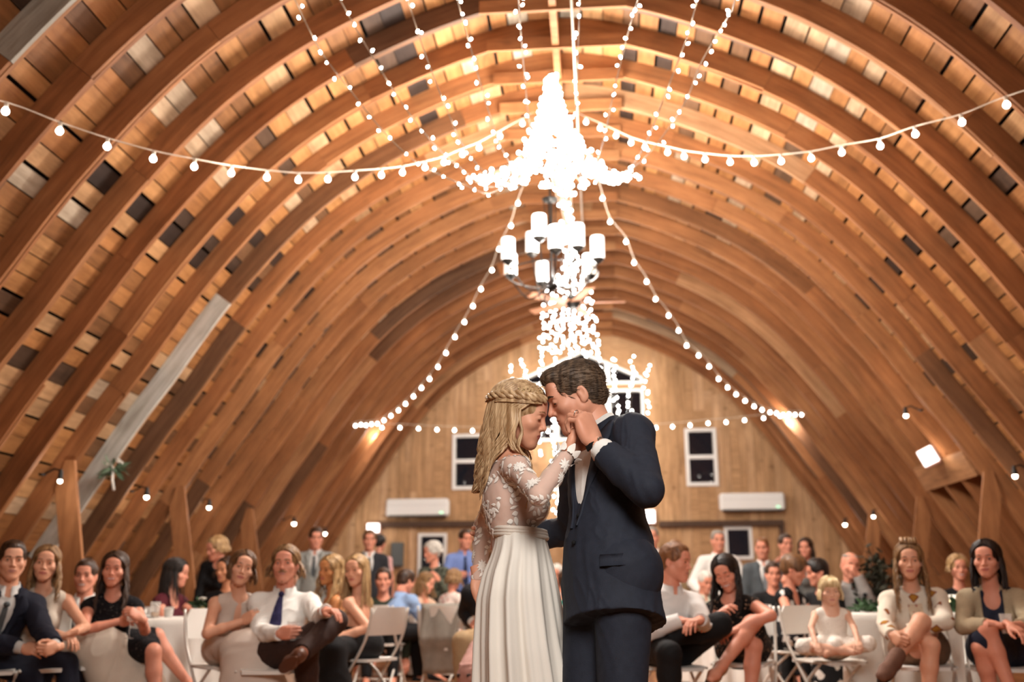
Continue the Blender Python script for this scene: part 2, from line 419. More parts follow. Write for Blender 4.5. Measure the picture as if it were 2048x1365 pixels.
# dark night outside lies beyond; floor
FL_RAMP = [(0, '7a4c2c'), (0.5, '93603a'), (1, 'a5724a')]
M_floor = wood('floor_wood', FL_RAMP, (9, 1.0, 9), 0.25, 0.35)
mb = MB(); x = -5.9; rnd = random.Random(3)
while x < 5.9:
    y = -3.2-rnd.random()*2
    while y < YB+0.2:
        y1 = y+rnd.uniform(1.8, 3.4); mb.box((x, max(-3.2, y), -0.04), (x+0.118, min(YB+0.2, y1)-0.003, 0), rnd.random(), off=(rnd.random()*30, 0, 0)); y = y1
    x += 0.12
mb.box((-6, -3.2, -0.12), (6, YB+0.3, -0.035), 0.1)
o = mb.build('floor', M_floor); tag(o, kind='structure')
# front gable behind the camera closes the room
pts = [(-prof(s, RIBD)[0], prof(s, RIBD)[1]) for s in np.linspace(0, PLEN, 40)]; pts += [(-x, z) for x, z in pts[::-1]]
mb = MB(); n = len(pts); mb.add([(x, YF, z) for x, z in pts]+[(x, YF-0.05, z) for x, z in pts], [tuple(range(n)), tuple(range(n, 2*n))[::-1]], None, 0.4)
o = mb.build('wall_front', M_wall); tag(o, kind='structure')
# ledge boards on the back wall
for k, (a, b) in enumerate((((758, 1047), (958, 1052)), ((1318, 1050), (1566, 1046)))):
    p, q = at(*a, YB), at(*b, YB); z = (p[2]+q[2])/2
    mb = MB(); mb.box((p[0], YB-0.1, z-0.05), (q[0], YB, z+0.05), 0.05, off=(0, 5, k*3))
    if k: mb.box((q[0]-0.08, YB-0.08, z-0.22), (q[0], YB, z-0.05), 0.05)
    o = mb.build('trim_%d' % (50+k), plain('ledge_dark', '4a3323', 0.7, noise=.3)); tag(o, kind='structure')
# ------------------------------------------------------------------ string lights and lamps
M_bulb = emit('bulb_glow', 'fff6ea', 14.0)
M_fairy = emit('fairy_glow', 'fffaf2', 60.0)
M_cord = plain('cord_pale', 'd9c9b5', 0.6)
M_wire = plain('fairy_wire', '8d7a66', 0.5)
M_sock = plain('socket_pale', 'cfc3b2', 0.5)
M_iron = plain('dark_iron', '23201d', 0.45, 0.6)
_b = MB(); _b.lathe([(0.0, -0.048), (0.013, -0.045), (0.021, -0.035), (0.023, -0.026), (0.02, -0.014), (0.012, -0.003), (0.011, 0.0)], 12)
_o = _b.build('bulb', M_bulb, None, True); ME_globe = _o.data; bpy.data.objects.remove(_o)
_b = MB(); _b.lathe([(0.012, -0.002), (0.013, 0.02), (0.009, 0.032), (0.0, 0.034)], 8)
_o = _b.build('socket', M_sock, None, True); ME_sock = _o.data; bpy.data.objects.remove(_o)
_b = MB(); _b.ball((0, 0, 0), 0.0085, 7, 5, sc=(1, 1, 1.5)); _o = _b.build('bulb', M_fairy, None, True); ME_fairy = _o.data; bpy.data.objects.remove(_o)
_b = MB(); _b.ball((0, 0, 0), 0.017, 8, 6, sc=(1, 1, 1.15)); M_fairyg = emit('fairy_glow_far', 'fffaf2', 26.0); _o = _b.build('bulb', M_fairyg, None, True); ME_fairyb = _o.data; bpy.data.objects.remove(_o)
def inst(me, name, loc, parent, rot=None, sc=1.0):
    o = bpy.data.objects.new(name, me); C.objects.link(o); o.parent = parent; o.location = [float(x) for x in loc]
    if rot: o.rotation_euler = rot
    o.scale = (sc, sc, sc); return o
def plane_pt(px, py, A, B):              # sight line meets the upright plane through A and B
    d = ray(px, py); n = np.array([B[1]-A[1], -(B[0]-A[0]), 0.0]); t = ((np.array(A)-CAM)@n)/(d@n); return CAM+d*t
def catmull(P, n=8):
    P = [np.array(p, float) for p in P]; Q = [2*P[0]-P[1]]+P+[2*P[-1]-P[-2]]; out = []
    for i in range(1, len(P)):
        for t in np.linspace(0, 1, n, endpoint=False):
            p0, p1, p2, p3 = Q[i-1:i+3]
            out.append(0.5*((2*p1)+(-p0+p2)*t+(2*p0-5*p1+4*p2-p3)*t*t+(-p0+3*p1-3*p2+p3)*t**3))
    return np.array(out+[P[-1]])
def globe_strand(pix, A, B, label, ends):
    pts = [plane_pt(x, y, A, B) for x, y in pix]
    root = empty('globe_string_lights', pts[len(pts)//2], label, 'string lights', 'globe string lights'); o = np.array(root.location)
    top = [p+[0, 0, 0.034] for p in pts]; path = ([np.array(ends[0])] if ends[0] is not None else [])+top+([np.array(ends[1])] if ends[1] is not None else [])
    mb = MB(); mb.tube([p-o for p in catmull(path, 4)], 0.0045, 6); mb.build('cord', M_cord, root, True)
    for p in pts:
        s = inst(ME_sock, 'socket', p-o, root); inst(ME_globe, 'bulb', (0, 0, 0), s)
    return root
HUB = at(1103, 140, 8.15)
GL = [(12,215),(120,255),(215,286),(307,311),(389,327),(463,340),(534,349),(597,354),(656,353),(710,349),(763,345),(805,340),(850,330),(888,320),(925,304),(958,291),(1000,268),(1045,243)]
GR = [(1172,240),(1200,252),(1232,267),(1262,281),(1290,290),(1335,300),(1368,308),(1410,314),(1460,319),(1508,320),(1562,317),(1622,311),(1683,299),(1760,286),(1830,262),(1923,238),(2012,203)]
eL, eR = on_roof(-90, 185), on_roof(2120, 160); hubG = np.array([0.0, 9.6, 5.2])
globe_strand(GL, hubG, eL, 'globe bulb string swagged from the roof peak to the near left ribs', (eL, at(1085, 215, 9.5)))
globe_strand(GR, hubG, eR, 'globe bulb string swagged from the roof peak to the near right ribs', (at(1135, 215, 9.5), eR))
BL, BR = on_roof(702, 849), on_roof(1612, 828)
G2R = [(1205,393),(1220,440),(1252,480),(1268,522),(1293,560),(1311,595),(1337,628),(1357,658),(1373,688),(1397,708),(1418,730),(1437,755),(1455,772),(1472,786),(1490,799),(1508,810),(1524,817),(1540,822),(1553,824),(1566,827),(1578,826),(1590,827),(1603,827)]
G2L = [(1036,403),(1022,448),(998,495),(984,537),(962,575),(946,609),(929,641),(910,671),(892,703),(876,731),(859,755),(843,773),(827,790),(811,805),(797,818),(782,829),(768,838),(755,845),(743,846),(732,848),(722,847),(711,849)]
G3 = [(764,853),(800,853),(837,855),(874,857),(909,858),(945,859),(982,860),(1020,861),(1058,861),(1096,860),(1134,859),(1172,858),(1210,857),(1245,855),(1280,854),(1312,853),(1345,851),(1380,848),(1416,844),(1452,842),(1489,838),(1527,834),(1560,830)]
hub2 = np.array([0.0, 9.9, 5.0])
globe_strand(G2L, hub2, BL, 'globe bulb string running from the peak down to the far left ribs', (at(1075, 300, 9.9), BL))
globe_strand(G2R, hub2, BR, 'globe bulb string running from the peak down to the far right ribs', (at(1180, 300, 9.9), BR))
globe_strand(G3, BL+np.array([0, -.1, 0]), BR+np.array([0, -.1, 0]), 'globe bulb string stretched level across the barn before the gable wall', (BL, BR))
# fairy light strands
rnd = random.Random(11)
def fairy(ctrl, n, label, group, big=False, jit=0.02, ext=None, wr=0.0022, skip=0.0):
    P = catmull([at(*c) for c in ctrl], 10)
    if ext is not None: P = np.vstack([[ext], P])
    root = empty('fairy_light_strand', P[len(P)//2], label, 'fairy lights', group); o = np.array(root.location)
    mb = MB(); mb.tube(P-o, wr, 5); mb.build('wire', M_wire, root, True)
    s = np.r_[0, np.cumsum(np.linalg.norm(np.diff(P, axis=0), axis=1))]
    for k in range(n):
        u = (k+0.5+rnd.uniform(-.3, .3))/n*s[-1]
        if u < skip: continue
        p = np.array([np.interp(u, s, P[:, a]) for a in range(3)])
        p += np.array([rnd.uniform(-1, 1), rnd.uniform(-1, 1), rnd.uniform(-1, .3)])*jit
        inst(ME_fairyb if big else ME_fairy, 'bulb', p-o, root, (rnd.uniform(-1, 1), rnd.uniform(-1, 1), 0))
    return root
Yt, Yl, Yh = 5.7, 7.5, 8.15
FS = [
 ([(590,0),(640,100),(700,180),(760,255),(820,315),(870,345),(930,370),(985,385),(1045,330),(1080,240),(1101,145)], 'leftmost fairy light strand sweeping down from the near ceiling'),
 ([(680,0),(740,105),(810,215),(870,290),(920,335),(975,374),(1040,345),(1078,250),(1101,145)], 'second fairy light strand from the left sweeping from the near ceiling'),
 ([(815,0),(855,120),(900,235),(935,305),(985,355),(1035,360),(1082,260),(1102,145)], 'third fairy light strand from the left sweeping from the near ceiling'),
 ([(915,0),(945,110),(975,215),(1010,310),(1050,345),(1088,260),(1102,145)], 'fourth fairy light strand from the left sweeping from the near ceiling'),
 ([(1037,0),(1043,80),(1050,160),(1058,240),(1075,290),(1092,240),(1103,145)], 'middle fairy light strand hanging just left of the ridge board'),
 ([(1160,0),(1156,100),(1153,200),(1150,280),(1135,300),(1118,220),(1104,145)], 'fairy light strand hanging just right of the ridge board'),
 ([(1275,0),(1255,70),(1225,195),(1205,290),(1175,345),(1132,260),(1105,145)], 'third fairy light strand from the right sweeping from the near ceiling'),
 ([(1395,0),(1370,85),(1330,190),(1290,290),(1255,340),(1200,363),(1138,270),(1105,145)], 'second fairy light strand from the right sweeping from the near ceiling'),
 ([(1465,20),(1440,60),(1400,130),(1375,195),(1335,260),(1280,325),(1230,352),(1180,350),(1135,250),(1105,145)], 'rightmost fairy light strand sweeping down from the near ceiling')]
for pix, lab in FS:
    n = len(pix); c = []
    low = max(range(n), key=lambda i: pix[i][1])
    for i, (x, y) in enumerate(pix):
        Y = Yt+(Yl-Yt)*i/low if i <= low else Yl+(Yh-Yl)*(i-low)/(n-1-low)
        c.append((x, y, Y))
    x0, y0 = pix[0]; ext = at(x0+(x0-pix[1][0])*0.9, y0-90, Yt-0.75)
    fairy(c, 40, lab, 'fairy light strands of the ceiling canopy', ext=ext, jit=0.03, wr=.0042)
# the dense cascade under the peak
for k in range(18):
    a = 2*math.pi*k/18; ca, sa = math.cos(a), math.sin(a)
    w1 = rnd.uniform(.75, 1.1)
    c = [(1103, 150, 8.15), (1104+14*ca, 205, 8.15+.05*sa), (1108+40*ca*w1, 262+6*sa, 8.2+.2*sa), (1110+66*ca*w1, 312+10*sa, 8.2+.33*sa), (1112+125*ca*w1, 350+14*sa, 8.2+.55*sa), (1113+170*ca*w1, 352+16*sa, 8.2+.8*sa)]
    fairy(c, 34, 'fairy light strand cascading in the dense bright cluster under the peak', 'dense cascade of fairy lights under the peak', True, 0.045)
for k in range(9):
    u = (k-4)/4.0; j = rnd.uniform(-5, 5)
    c = [(1122+u*24, 335, 8.4), (1128+u*14+j*.6, 390, 8.9), (1138+u*9, 450, 9.8), (1141+u*13+j, 520, 11.2), (1138+u*40, 590, 13.2), (1138+u*50+j*.6, 650, 15.6), (1140+u*58, 705, 18.3)]
    fairy(c, 31, 'fairy light strand running from the cluster towards the gable window', 'fairy light strands running to the gable', True, 0.05)
ICE = [(1022,723,900),(1047,709,905),(1081,708,912),(1109,700,1030),(1145,703,1020),(1175,704,930),(1199,702,900),(1231,707,905),(1264,704,900),(1293,722,895)]
ordn = ['leftmost', 'second from left', 'third from left', 'fourth from left', 'fifth from left', 'fifth from right', 'fourth from right', 'third from right', 'second from right', 'rightmost']
for k, (x, y0, y1) in enumerate(ICE):
    c = [(x+rnd.uniform(-3, 3), y, YB-0.22) for y in np.linspace(y0, y1, 7)]
    fairy(c, int((y1-y0)/9), 'fairy light strand hanging before the gable window, %s of the row' % ordn[k], 'fairy light strands before the gable window', True, 0.055)
# chandelier with nine candle glass shades
M_shade = emit('shade_glow', 'fff0dc', 0.95)
cc = at(1104, 480, 9.7)
ch = empty('chandelier', cc, 'dark iron two tier chandelier with nine lit white cylinder shades', 'chandelier')
SH = [(1016,500,9.5),(1021,531,10.1),(1064,487,10.2),(1078,454,9.15),(1084,546,10.4),(1111,477,9.0),(1155,473,9.3),(1179,531,10.0),(1195,497,9.5)]
hubz = at(1104, 572, 9.7)-cc; crown = at(1100, 400, 9.7)-cc
mb = MB(); mb.lathe([(0, -0.06), (0.03, -0.05), (0.07, 0.0), (0.05, 0.04), (0.02, 0.07), (0.016, 0.1)], 14, hubz); mb.tube([hubz, crown], 0.013, 8)
for a in range(4): mb.tube([crown+[.07*math.cos(a*1.57+.4), .07*math.sin(a*1.57+.4), 0], hubz*.55+crown*.45+[.03*math.cos(a*1.57+.4), .03*math.sin(a*1.57+.4), 0]], 0.006, 6)
mb.build('stem', M_iron, ch, False, 40)
mb = MB(); mb.lathe([(0, -.03), (.06, -.02), (.085, 0), (.085, .012), (.03, .03), (.012, .05), (.012, .35)], 16, crown); mb.build('crown', M_iron, ch, False, 40)
mb = MB(); zr = hubz[2]+0.12
mb.tube([(0.47*math.cos(t), 0.47*math.sin(t), zr) for t in np.linspace(0, 2*math.pi, 40, endpoint=False)], 0.008, 6, closed=True); mb.build('ring', M_iron, ch, True)
for (x, y, Y) in SH:
    p = at(x, y, Y)-cc; b = p-[0, 0, 0.125]
    mid = hubz*.45+b*.55; mid[2] = min(hubz[2], b[2])-.06
    mb = MB(); mb.tube(catmull([hubz, mid, b-[0, 0, .03]], 8), 0.008, 6); mb.build('arm', M_iron, ch, True)
    mb = MB(); mb.lathe([(0, -.045), (.018, -.035), (.06, .0), (.066, .012), (0, .014)], 16, b); mb.build('cup', M_iron, ch, False, 40)
    mb = MB(); mb.lathe([(.0, .014), (.064, .014), (.07, .025), (.07, .235), (.066, .245), (.06, .235), (.06, .03), (0, .028)], 20, b); mb.build('shade', M_shade, ch, False, 40)
# ceiling fan
M_fan = plain('fan_blade', 'c98d6a', 0.5)
fc = at(1146, 602, 13.2); fan = empty('ceiling_fan', fc, 'ceiling fan with wooden blades hanging behind the chandelier', 'fan')
mb = MB(); mb.lathe([(0, -.12), (.06, -.11), (.1, -.05), (.11, .03), (.07, .08), (.02, .1), (.02, 5.62-fc[2])], 18); mb.build('motor', M_iron, fan, False, 40)
for k in range(5):
    a = R(2+72*k); mb = MB(); M = Matrix.Rotation(a, 4, 'Z') @ Matrix.Translation((0, 0, -.03)) @ Matrix.Rotation(R(12), 4, 'X')
    mb.rbox((.1, -.075, -.006), (.72, .075, .006), .005, M=M); mb.build('blade', M_fan, fan)
# mini split heat pumps on the gable wall
M_ac = plain('ac_white', 'e9e8e4', 0.35)
M_grey = plain('dull_grey', '5d6160', 0.6)
M_led = emit('green_led', '66ffb0', 1.5)
for k, (x0, x1, y0, y1) in enumerate(((772, 897, 998, 1033), (1440, 1570, 987, 1021))):
    p, q = at(x0, (y0+y1)/2, YB-.2), at(x1, (y0+y1)/2, YB-.2); h = (y1-y0)/FPX*18.5; wd = q[0]-p[0]; c = np.array([(p[0]+q[0])/2, YB, (p[2]+q[2])/2])
    t = empty('air_conditioner', c, 'white wall air conditioner %s' % ('on the gable wall left of the bride' if k == 0 else 'on the gable wall right of the groom'), 'air conditioner', 'wall air conditioners')
    mb = MB(); mb.rbox((-wd/2, -.22, -h/2), (wd/2, -.005, h/2), .035); mb.build('housing', M_ac, t, False, 35)
    mb = MB(); mb.rbox((-wd/2+.04, -.215, -h/2-.006), (wd/2-.04, -.10, -h/2+.02), .008); mb.build('louver', M_grey, t)
    mb = MB(); mb.box((wd/2-.16, -.226, -h/2+.05), (wd/2-.10, -.219, -h/2+.075)); mb.build('indicator_light', M_led, t)
    mb = MB(); mb.box((-wd/2+.03, -.224, h*.12), (wd/2-.03, -.2195, h*.125)); mb.build('seam', M_grey, t)
# lit box lamps and wall lamps
M_boxlit = emit('box_lamp_glow', 'ffe9e2', 2.2); M_boxred = plain('box_lamp_case', 'd9b3a6', 0.5)
def box_lamp(c, wd, h, label, rz=0, ry=0, d=.12):
    t = empty('box_lamp', c, label, 'lamp', rz=rz); t.rotation_euler = (0, ry, rz)
    mb = MB(); mb.rbox((-wd/2, -d*.3, -h/2), (wd/2, d, h/2), .02); mb.build('case', M_boxred, t, False, 35)
    mb = MB(); mb.rbox((-wd/2+.012, -d*.3-.008, -h/2+.012), (wd/2-.012, -d*.3+.004, h/2-.012), .006); mb.build('lit_face', M_boxlit, t)
    lamp('box_lamp_light', np.array(c)+[0, -.25, 0], 4, .08)
    return t
box_lamp(at(747, 1057, YB-.13), .26, .19, 'lit box lamp on the gable wall above the man in black suit')
box_lamp(at(1299, 1034, YB-.13), .22, .26, 'lit box lamp on the gable wall just right of the groom')
M_spot = emit('spot_glow', 'fff0d8', 12)
SP = [(120,963,'at the far left edge of the barn'),(293,995,'above the woman in black lace at left'),(418,1016,'above the second left post'),(588,1048,'above the man with long hair'),(650,1068,'beside the man in grey suit'),(699,1080,'left of the man in black suit'),(1643,1066,'nearest the gable wall on the right'),(1690,1050,'second from the gable on the right'),(1747,1034,'above the bald man at right'),(1812,832,'high on the right ribs'),(2030,953,'at the far right edge of the barn')]
for (x, y, w_) in SP:
    p = on_roof(x, y, -0.10); q = on_roof(x, y, 0.0); s = np.sign(p[0])
    t = empty('wall_lamp', p, 'small lit wall lamp '+w_, 'lamp', 'wall lamps on the ribs')
    k = 0.8 if p[1] > 9 else .62
    if y > 1040: k = 1.0
    mb = MB(); mb.ball((0, 0, 0), .032*k, 12, 8); mb.build('bulb', M_spot, t, True)
    mb = MB(); mb.lathe([(.034*k, 0), (.036*k, .03), (.02, .06), (.014, .09), (0, .095)], 12, (0, 0, .012)); mb.tube([(0, 0, .09), (s*.06, 0, .11), (s*.16, 0, .06)], .009, 6); mb.lathe([(0, -.01), (.03, -.01), (.03, .01), (0, .01)], 10, (s*.17, 0, .06)); mb.build('holder', M_iron, t, False, 40)
    lamp('wall_lamp_light', p+[-s*.1, -.05, -.06], 3.5, .05)
# white conduit along the peak
mb = MB(); a = at(1143, -60, 6.6); mb.tube([(0.16, 5.0, 5.5), (0.17, 9.0, 5.5), (0.17, 13.0, 5.5)], .010, 8); o = mb.build('conduit', M_sock, None, True); tag(o, 'thin white conduit running under the roof peak', 'conduit')
# ------------------------------------------------------------------ smooth solids: distance fields meshed with surface nets
f32 = np.float32
def V(*a): return np.array(a, float)
def unit(v): v = np.asarray(v, float); return v/(np.linalg.norm(v)+1e-12)
class Grid:
    def __init__(s, lo, hi, h):
        s.h = h; s.lo = np.array(lo, float); n = np.ceil((np.array(hi)-s.lo)/h).astype(int)+1
        s.n = n; s.F = np.full(n, 1.0, f32); s.ax = [(s.lo[i]+h*np.arange(n[i])).astype(f32) for i in range(3)]
    def add(s, pr, off=0.0, op=None, k=None):
        ty = pr[0]; o = op or pr[-1].get('op', '+'); kk = pr[-1].get('k', 0.02) if k is None else k
        if ty == 'c':
            a, b, ra, rb = np.asarray(pr[1], float), np.asarray(pr[2], float), pr[3]+off, pr[4]+off
            fl = pr[-1].get('flat'); fa = max(1.0, fl[1]) if fl else 1.0
            m = max(ra, rb)*fa+kk+2*s.h; lo, hi = np.minimum(a, b)-m, np.maximum(a, b)+m
        else:
            c, r = np.asarray(pr[1], float), np.asarray(pr[2], float)+off; Rm = pr[3]
            m = max(r)+kk+2*s.h; lo, hi = c-m, c+m
        i0 = np.clip(np.floor((lo-s.lo)/s.h).astype(int), 0, s.n); i1 = np.clip(np.ceil((hi-s.lo)/s.h).astype(int)+1, 0, s.n)
        if np.any(i1 <= i0): return s
        sl = tuple(slice(i0[i], i1[i]) for i in range(3))
        X = s.ax[0][sl[0]][:, None, None]; Y = s.ax[1][sl[1]][None, :, None]; Z = s.ax[2][sl[2]][None, None, :]
        if ty == 'c':
            ba = b-a; L = float(ba@ba)+1e-12; px, py, pz = X-f32(a[0]), Y-f32(a[1]), Z-f32(a[2])
            t = np.clip((px*f32(ba[0])+py*f32(ba[1])+pz*f32(ba[2]))/f32(L), 0, 1)
            qx, qy, qz = px-t*f32(ba[0]), py-t*f32(ba[1]), pz-t*f32(ba[2])
            if fl:
                n_ = unit(fl[0]); g = f32(1/fl[1]-1); dn = qx*f32(n_[0])+qy*f32(n_[1])+qz*f32(n_[2])
                qx = qx+dn*g*f32(n_[0]); qy = qy+dn*g*f32(n_[1]); qz = qz+dn*g*f32(n_[2])
            d = np.sqrt(qx*qx+qy*qy+qz*qz)-(f32(ra)+f32(rb-ra)*t)
        else:
            dx, dy, dz = X-f32(c[0]), Y-f32(c[1]), Z-f32(c[2])
            if Rm is None: u = (dx, dy, dz)
            else:
                A = np.asarray(Rm, f32).T            # columns of Rm are the axes
                u = tuple(A[i, 0]*dx+A[i, 1]*dy+A[i, 2]*dz for i in range(3))
            r_ = np.maximum(r, 1e-3).astype(f32)
            k0 = np.sqrt((u[0]/r_[0])**2+(u[1]/r_[1])**2+(u[2]/r_[2])**2); k1 = np.sqrt((u[0]/r_[0]**2)**2+(u[1]/r_[1]**2)**2+(u[2]/r_[2]**2)**2)
            d = k0*(k0-1)/np.maximum(k1, 1e-6)
        F = s.F[sl]
        if o == '+':
            h = np.maximum(f32(kk)-np.abs(F-d), 0); s.F[sl] = np.minimum(F, d)-h*h/f32(4*kk)
        else:
            d = -d; h = np.maximum(f32(kk)-np.abs(F-d), 0); s.F[sl] = np.maximum(F, d)+h*h/f32(4*kk)
        return s
    def cut(s, p, n):                                     # keep the side the normal points away from
        n = unit(n); d = (s.ax[0][:, None, None]-f32(p[0]))*f32(n[0])+(s.ax[1][None, :, None]-f32(p[1]))*f32(n[1])+(s.ax[2][None, None, :]-f32(p[2]))*f32(n[2])
        s.F = np.maximum(s.F, d); return s
    def march(s, o, d, L=0.6):                            # first surface point from o along d
        d = unit(d); t = np.arange(0, L, s.h*0.4); P = np.asarray(o)[None]+t[:, None]*d[None]
        ii = np.clip(np.round((P-s.lo)/s.h).astype(int), 0, s.n-1); val = s.F[ii[:, 0], ii[:, 1], ii[:, 2]]
        j = np.argmax(val < 0)
        return P[j] if val[j] < 0 else None
    def mesh(s):
        F = s.F; S = F < 0; nx, ny, nz = F.shape
        cn = np.zeros((nx-1, ny-1, nz-1), np.int8)
        for a in (0, 1):
            for b in (0, 1):
                for c in (0, 1): cn += S[a:nx-1+a, b:ny-1+b, c:nz-1+c]
        I = np.argwhere((cn > 0) & (cn < 8))
        if len(I) == 0: return np.zeros((0, 3)), np.zeros((0, 4), int)
        idx = np.full(cn.shape, -1, np.int32); idx[I[:, 0], I[:, 1], I[:, 2]] = np.arange(len(I))
        acc = np.zeros((len(I), 3)); cnt = np.zeros(len(I))
        cs = [(a, b, c) for a in (0, 1) for b in (0, 1) for c in (0, 1)]
        vals = {q: F[I[:, 0]+q[0], I[:, 1]+q[1], I[:, 2]+q[2]] for q in cs}
        for q in cs:
            for ax in range(3):
                if q[ax] == 0:
                    r = list(q); r[ax] = 1; r = tuple(r); va, vb = vals[q], vals[r]; x = (va < 0) != (vb < 0)
                    t = np.where(x, va/np.where(x, va-vb, 1), 0); p = np.array(q, float)[None].repeat(len(I), 0); p[:, ax] += t
                    acc += p*x[:, None]; cnt += x
        Vt = (I+acc/cnt[:, None])*s.h+s.lo
        Q = []
        for ax in range(3):
            b, c = (ax+1) % 3, (ax+2) % 3
            A = np.moveaxis(S, (ax, b, c), (0, 1, 2)); D = np.moveaxis(idx, (ax, b, c), (0, 1, 2))
            x = A[:-1, 1:-1, 1:-1] != A[1:, 1:-1, 1:-1]; E = np.argwhere(x)
            if len(E) == 0: continue
            i, j, k = E[:, 0], E[:, 1]+1, E[:, 2]+1
            q = np.stack([D[i, j-1, k-1], D[i, j, k-1], D[i, j, k], D[i, j-1, k]], 1)
            fl = A[i, j, k]; q[~fl] = q[~fl][:, ::-1]; Q.append(q)
        Q = np.vstack(Q); return Vt, Q[(Q >= 0).all(1)]
def vnormals(Vt, Q):
    n = np.cross(Vt[Q[:, 2]]-Vt[Q[:, 0]], Vt[Q[:, 3]]-Vt[Q[:, 1]]); out = np.zeros_like(Vt)
    for k in range(4): np.add.at(out, Q[:, k], n)
    return out/(np.linalg.norm(out, axis=1)[:, None]+1e-12)
def smooth_mesh(Vt, Q, it=1, w=0.5):
    for _ in range(it):
        a = np.zeros_like(Vt); c = np.zeros(len(Vt))
        for k in range(4):
            np.add.at(a, Q[:, k], Vt[Q[:, (k+1) % 4]]); np.add.at(c, Q[:, k], 1)
        Vt = Vt*(1-w)+w*a/np.maximum(c, 1)[:, None]
    return Vt
def wrinkle(Vt, Q, amp, freq, seed, stretch=None):
    r = np.random.RandomState(seed); P = Vt*freq
    if stretch is not None: P = P*np.array(stretch)
    wv = np.stack([np.sin(P@r.randn(3)+r.rand()*6) for _ in range(3)], 1); P2 = P+0.9*wv; s = np.zeros(len(Vt))
    for k in range(5): s += np.sin(P2@(r.randn(3)*(0.7+0.35*k))+r.rand()*6)/(1+0.4*k)
    s = 1.1-1.6*np.sqrt(np.abs(s)+.02)
    return Vt+vnormals(Vt, Q)*(amp*s/2.0)[:, None]
def E(c, r, Rm=None, k=0.02, op='+'): return ('e', c, r, Rm, {'k': k, 'op': op})
def K(a, b, ra, rb, k=0.02, op='+', flat=None): return ('c', a, b, ra, rb, {'k': k, 'op': op, 'flat': flat})

# ------------------------------------------------------------------ heads and hands
SKIN = {}
def skin_mat(name, col):
    if name in MATS: return MATS[name]
    m, t, b = nt(name); N, L = t.nodes, t.links; b.inputs['Roughness'].default_value = 0.5; b.inputs['Specular IOR Level'].default_value = 0.35
    c = srgb(col); tc = N.new('ShaderNodeTexCoord'); n = N.new('ShaderNodeTexNoise'); n.inputs['Scale'].default_value = 14; n.inputs['Detail'].default_value = 3; L.new(tc.outputs['Object'], n.inputs['Vector'])
    r = N.new('ShaderNodeValToRGB'); r.color_ramp.elements[0].position = .3; r.color_ramp.elements[1].position = .75
    r.color_ramp.elements[0].color = (c[0]*.97, c[1]*.88, c[2]*.84, 1); r.color_ramp.elements[1].color = (min(1, c[0]*1.03), c[1]*1.06, c[2]*1.06, 1)
    L.new(n.outputs['Fac'], r.inputs['Fac']); L.new(r.outputs['Color'], b.inputs['Base Color'])
    b.inputs['Subsurface Weight'].default_value = 0.0
    return m
M_eyew = plain('eye_white', 'e9e4de', 0.25); M_teeth = plain('teeth', 'f2eee6', 0.3)
_HEADS = {}
def uvball(c, r, n=12, k=8, ax=(0, 1, 0)):
    ax = unit(ax); u = unit(np.cross(ax, (0.1, 0.2, 1))); v = np.cross(ax, u); vs = []; fs = []; ring = []
    for i in range(k+1):
        th = math.pi*i/k
        for j in range(n):
            a = 2*math.pi*j/n; vs.append(np.array(c)+r*(ax*math.cos(th)+(u*math.cos(a)+v*math.sin(a))*math.sin(th)))
    for i in range(k):
        for j in range(n): fs.append((i*n+j, (i+1)*n+j, (i+1)*n+(j+1) % n, i*n+(j+1) % n)); ring.append(i)
    return np.array(vs), np.array(fs), np.array(ring)
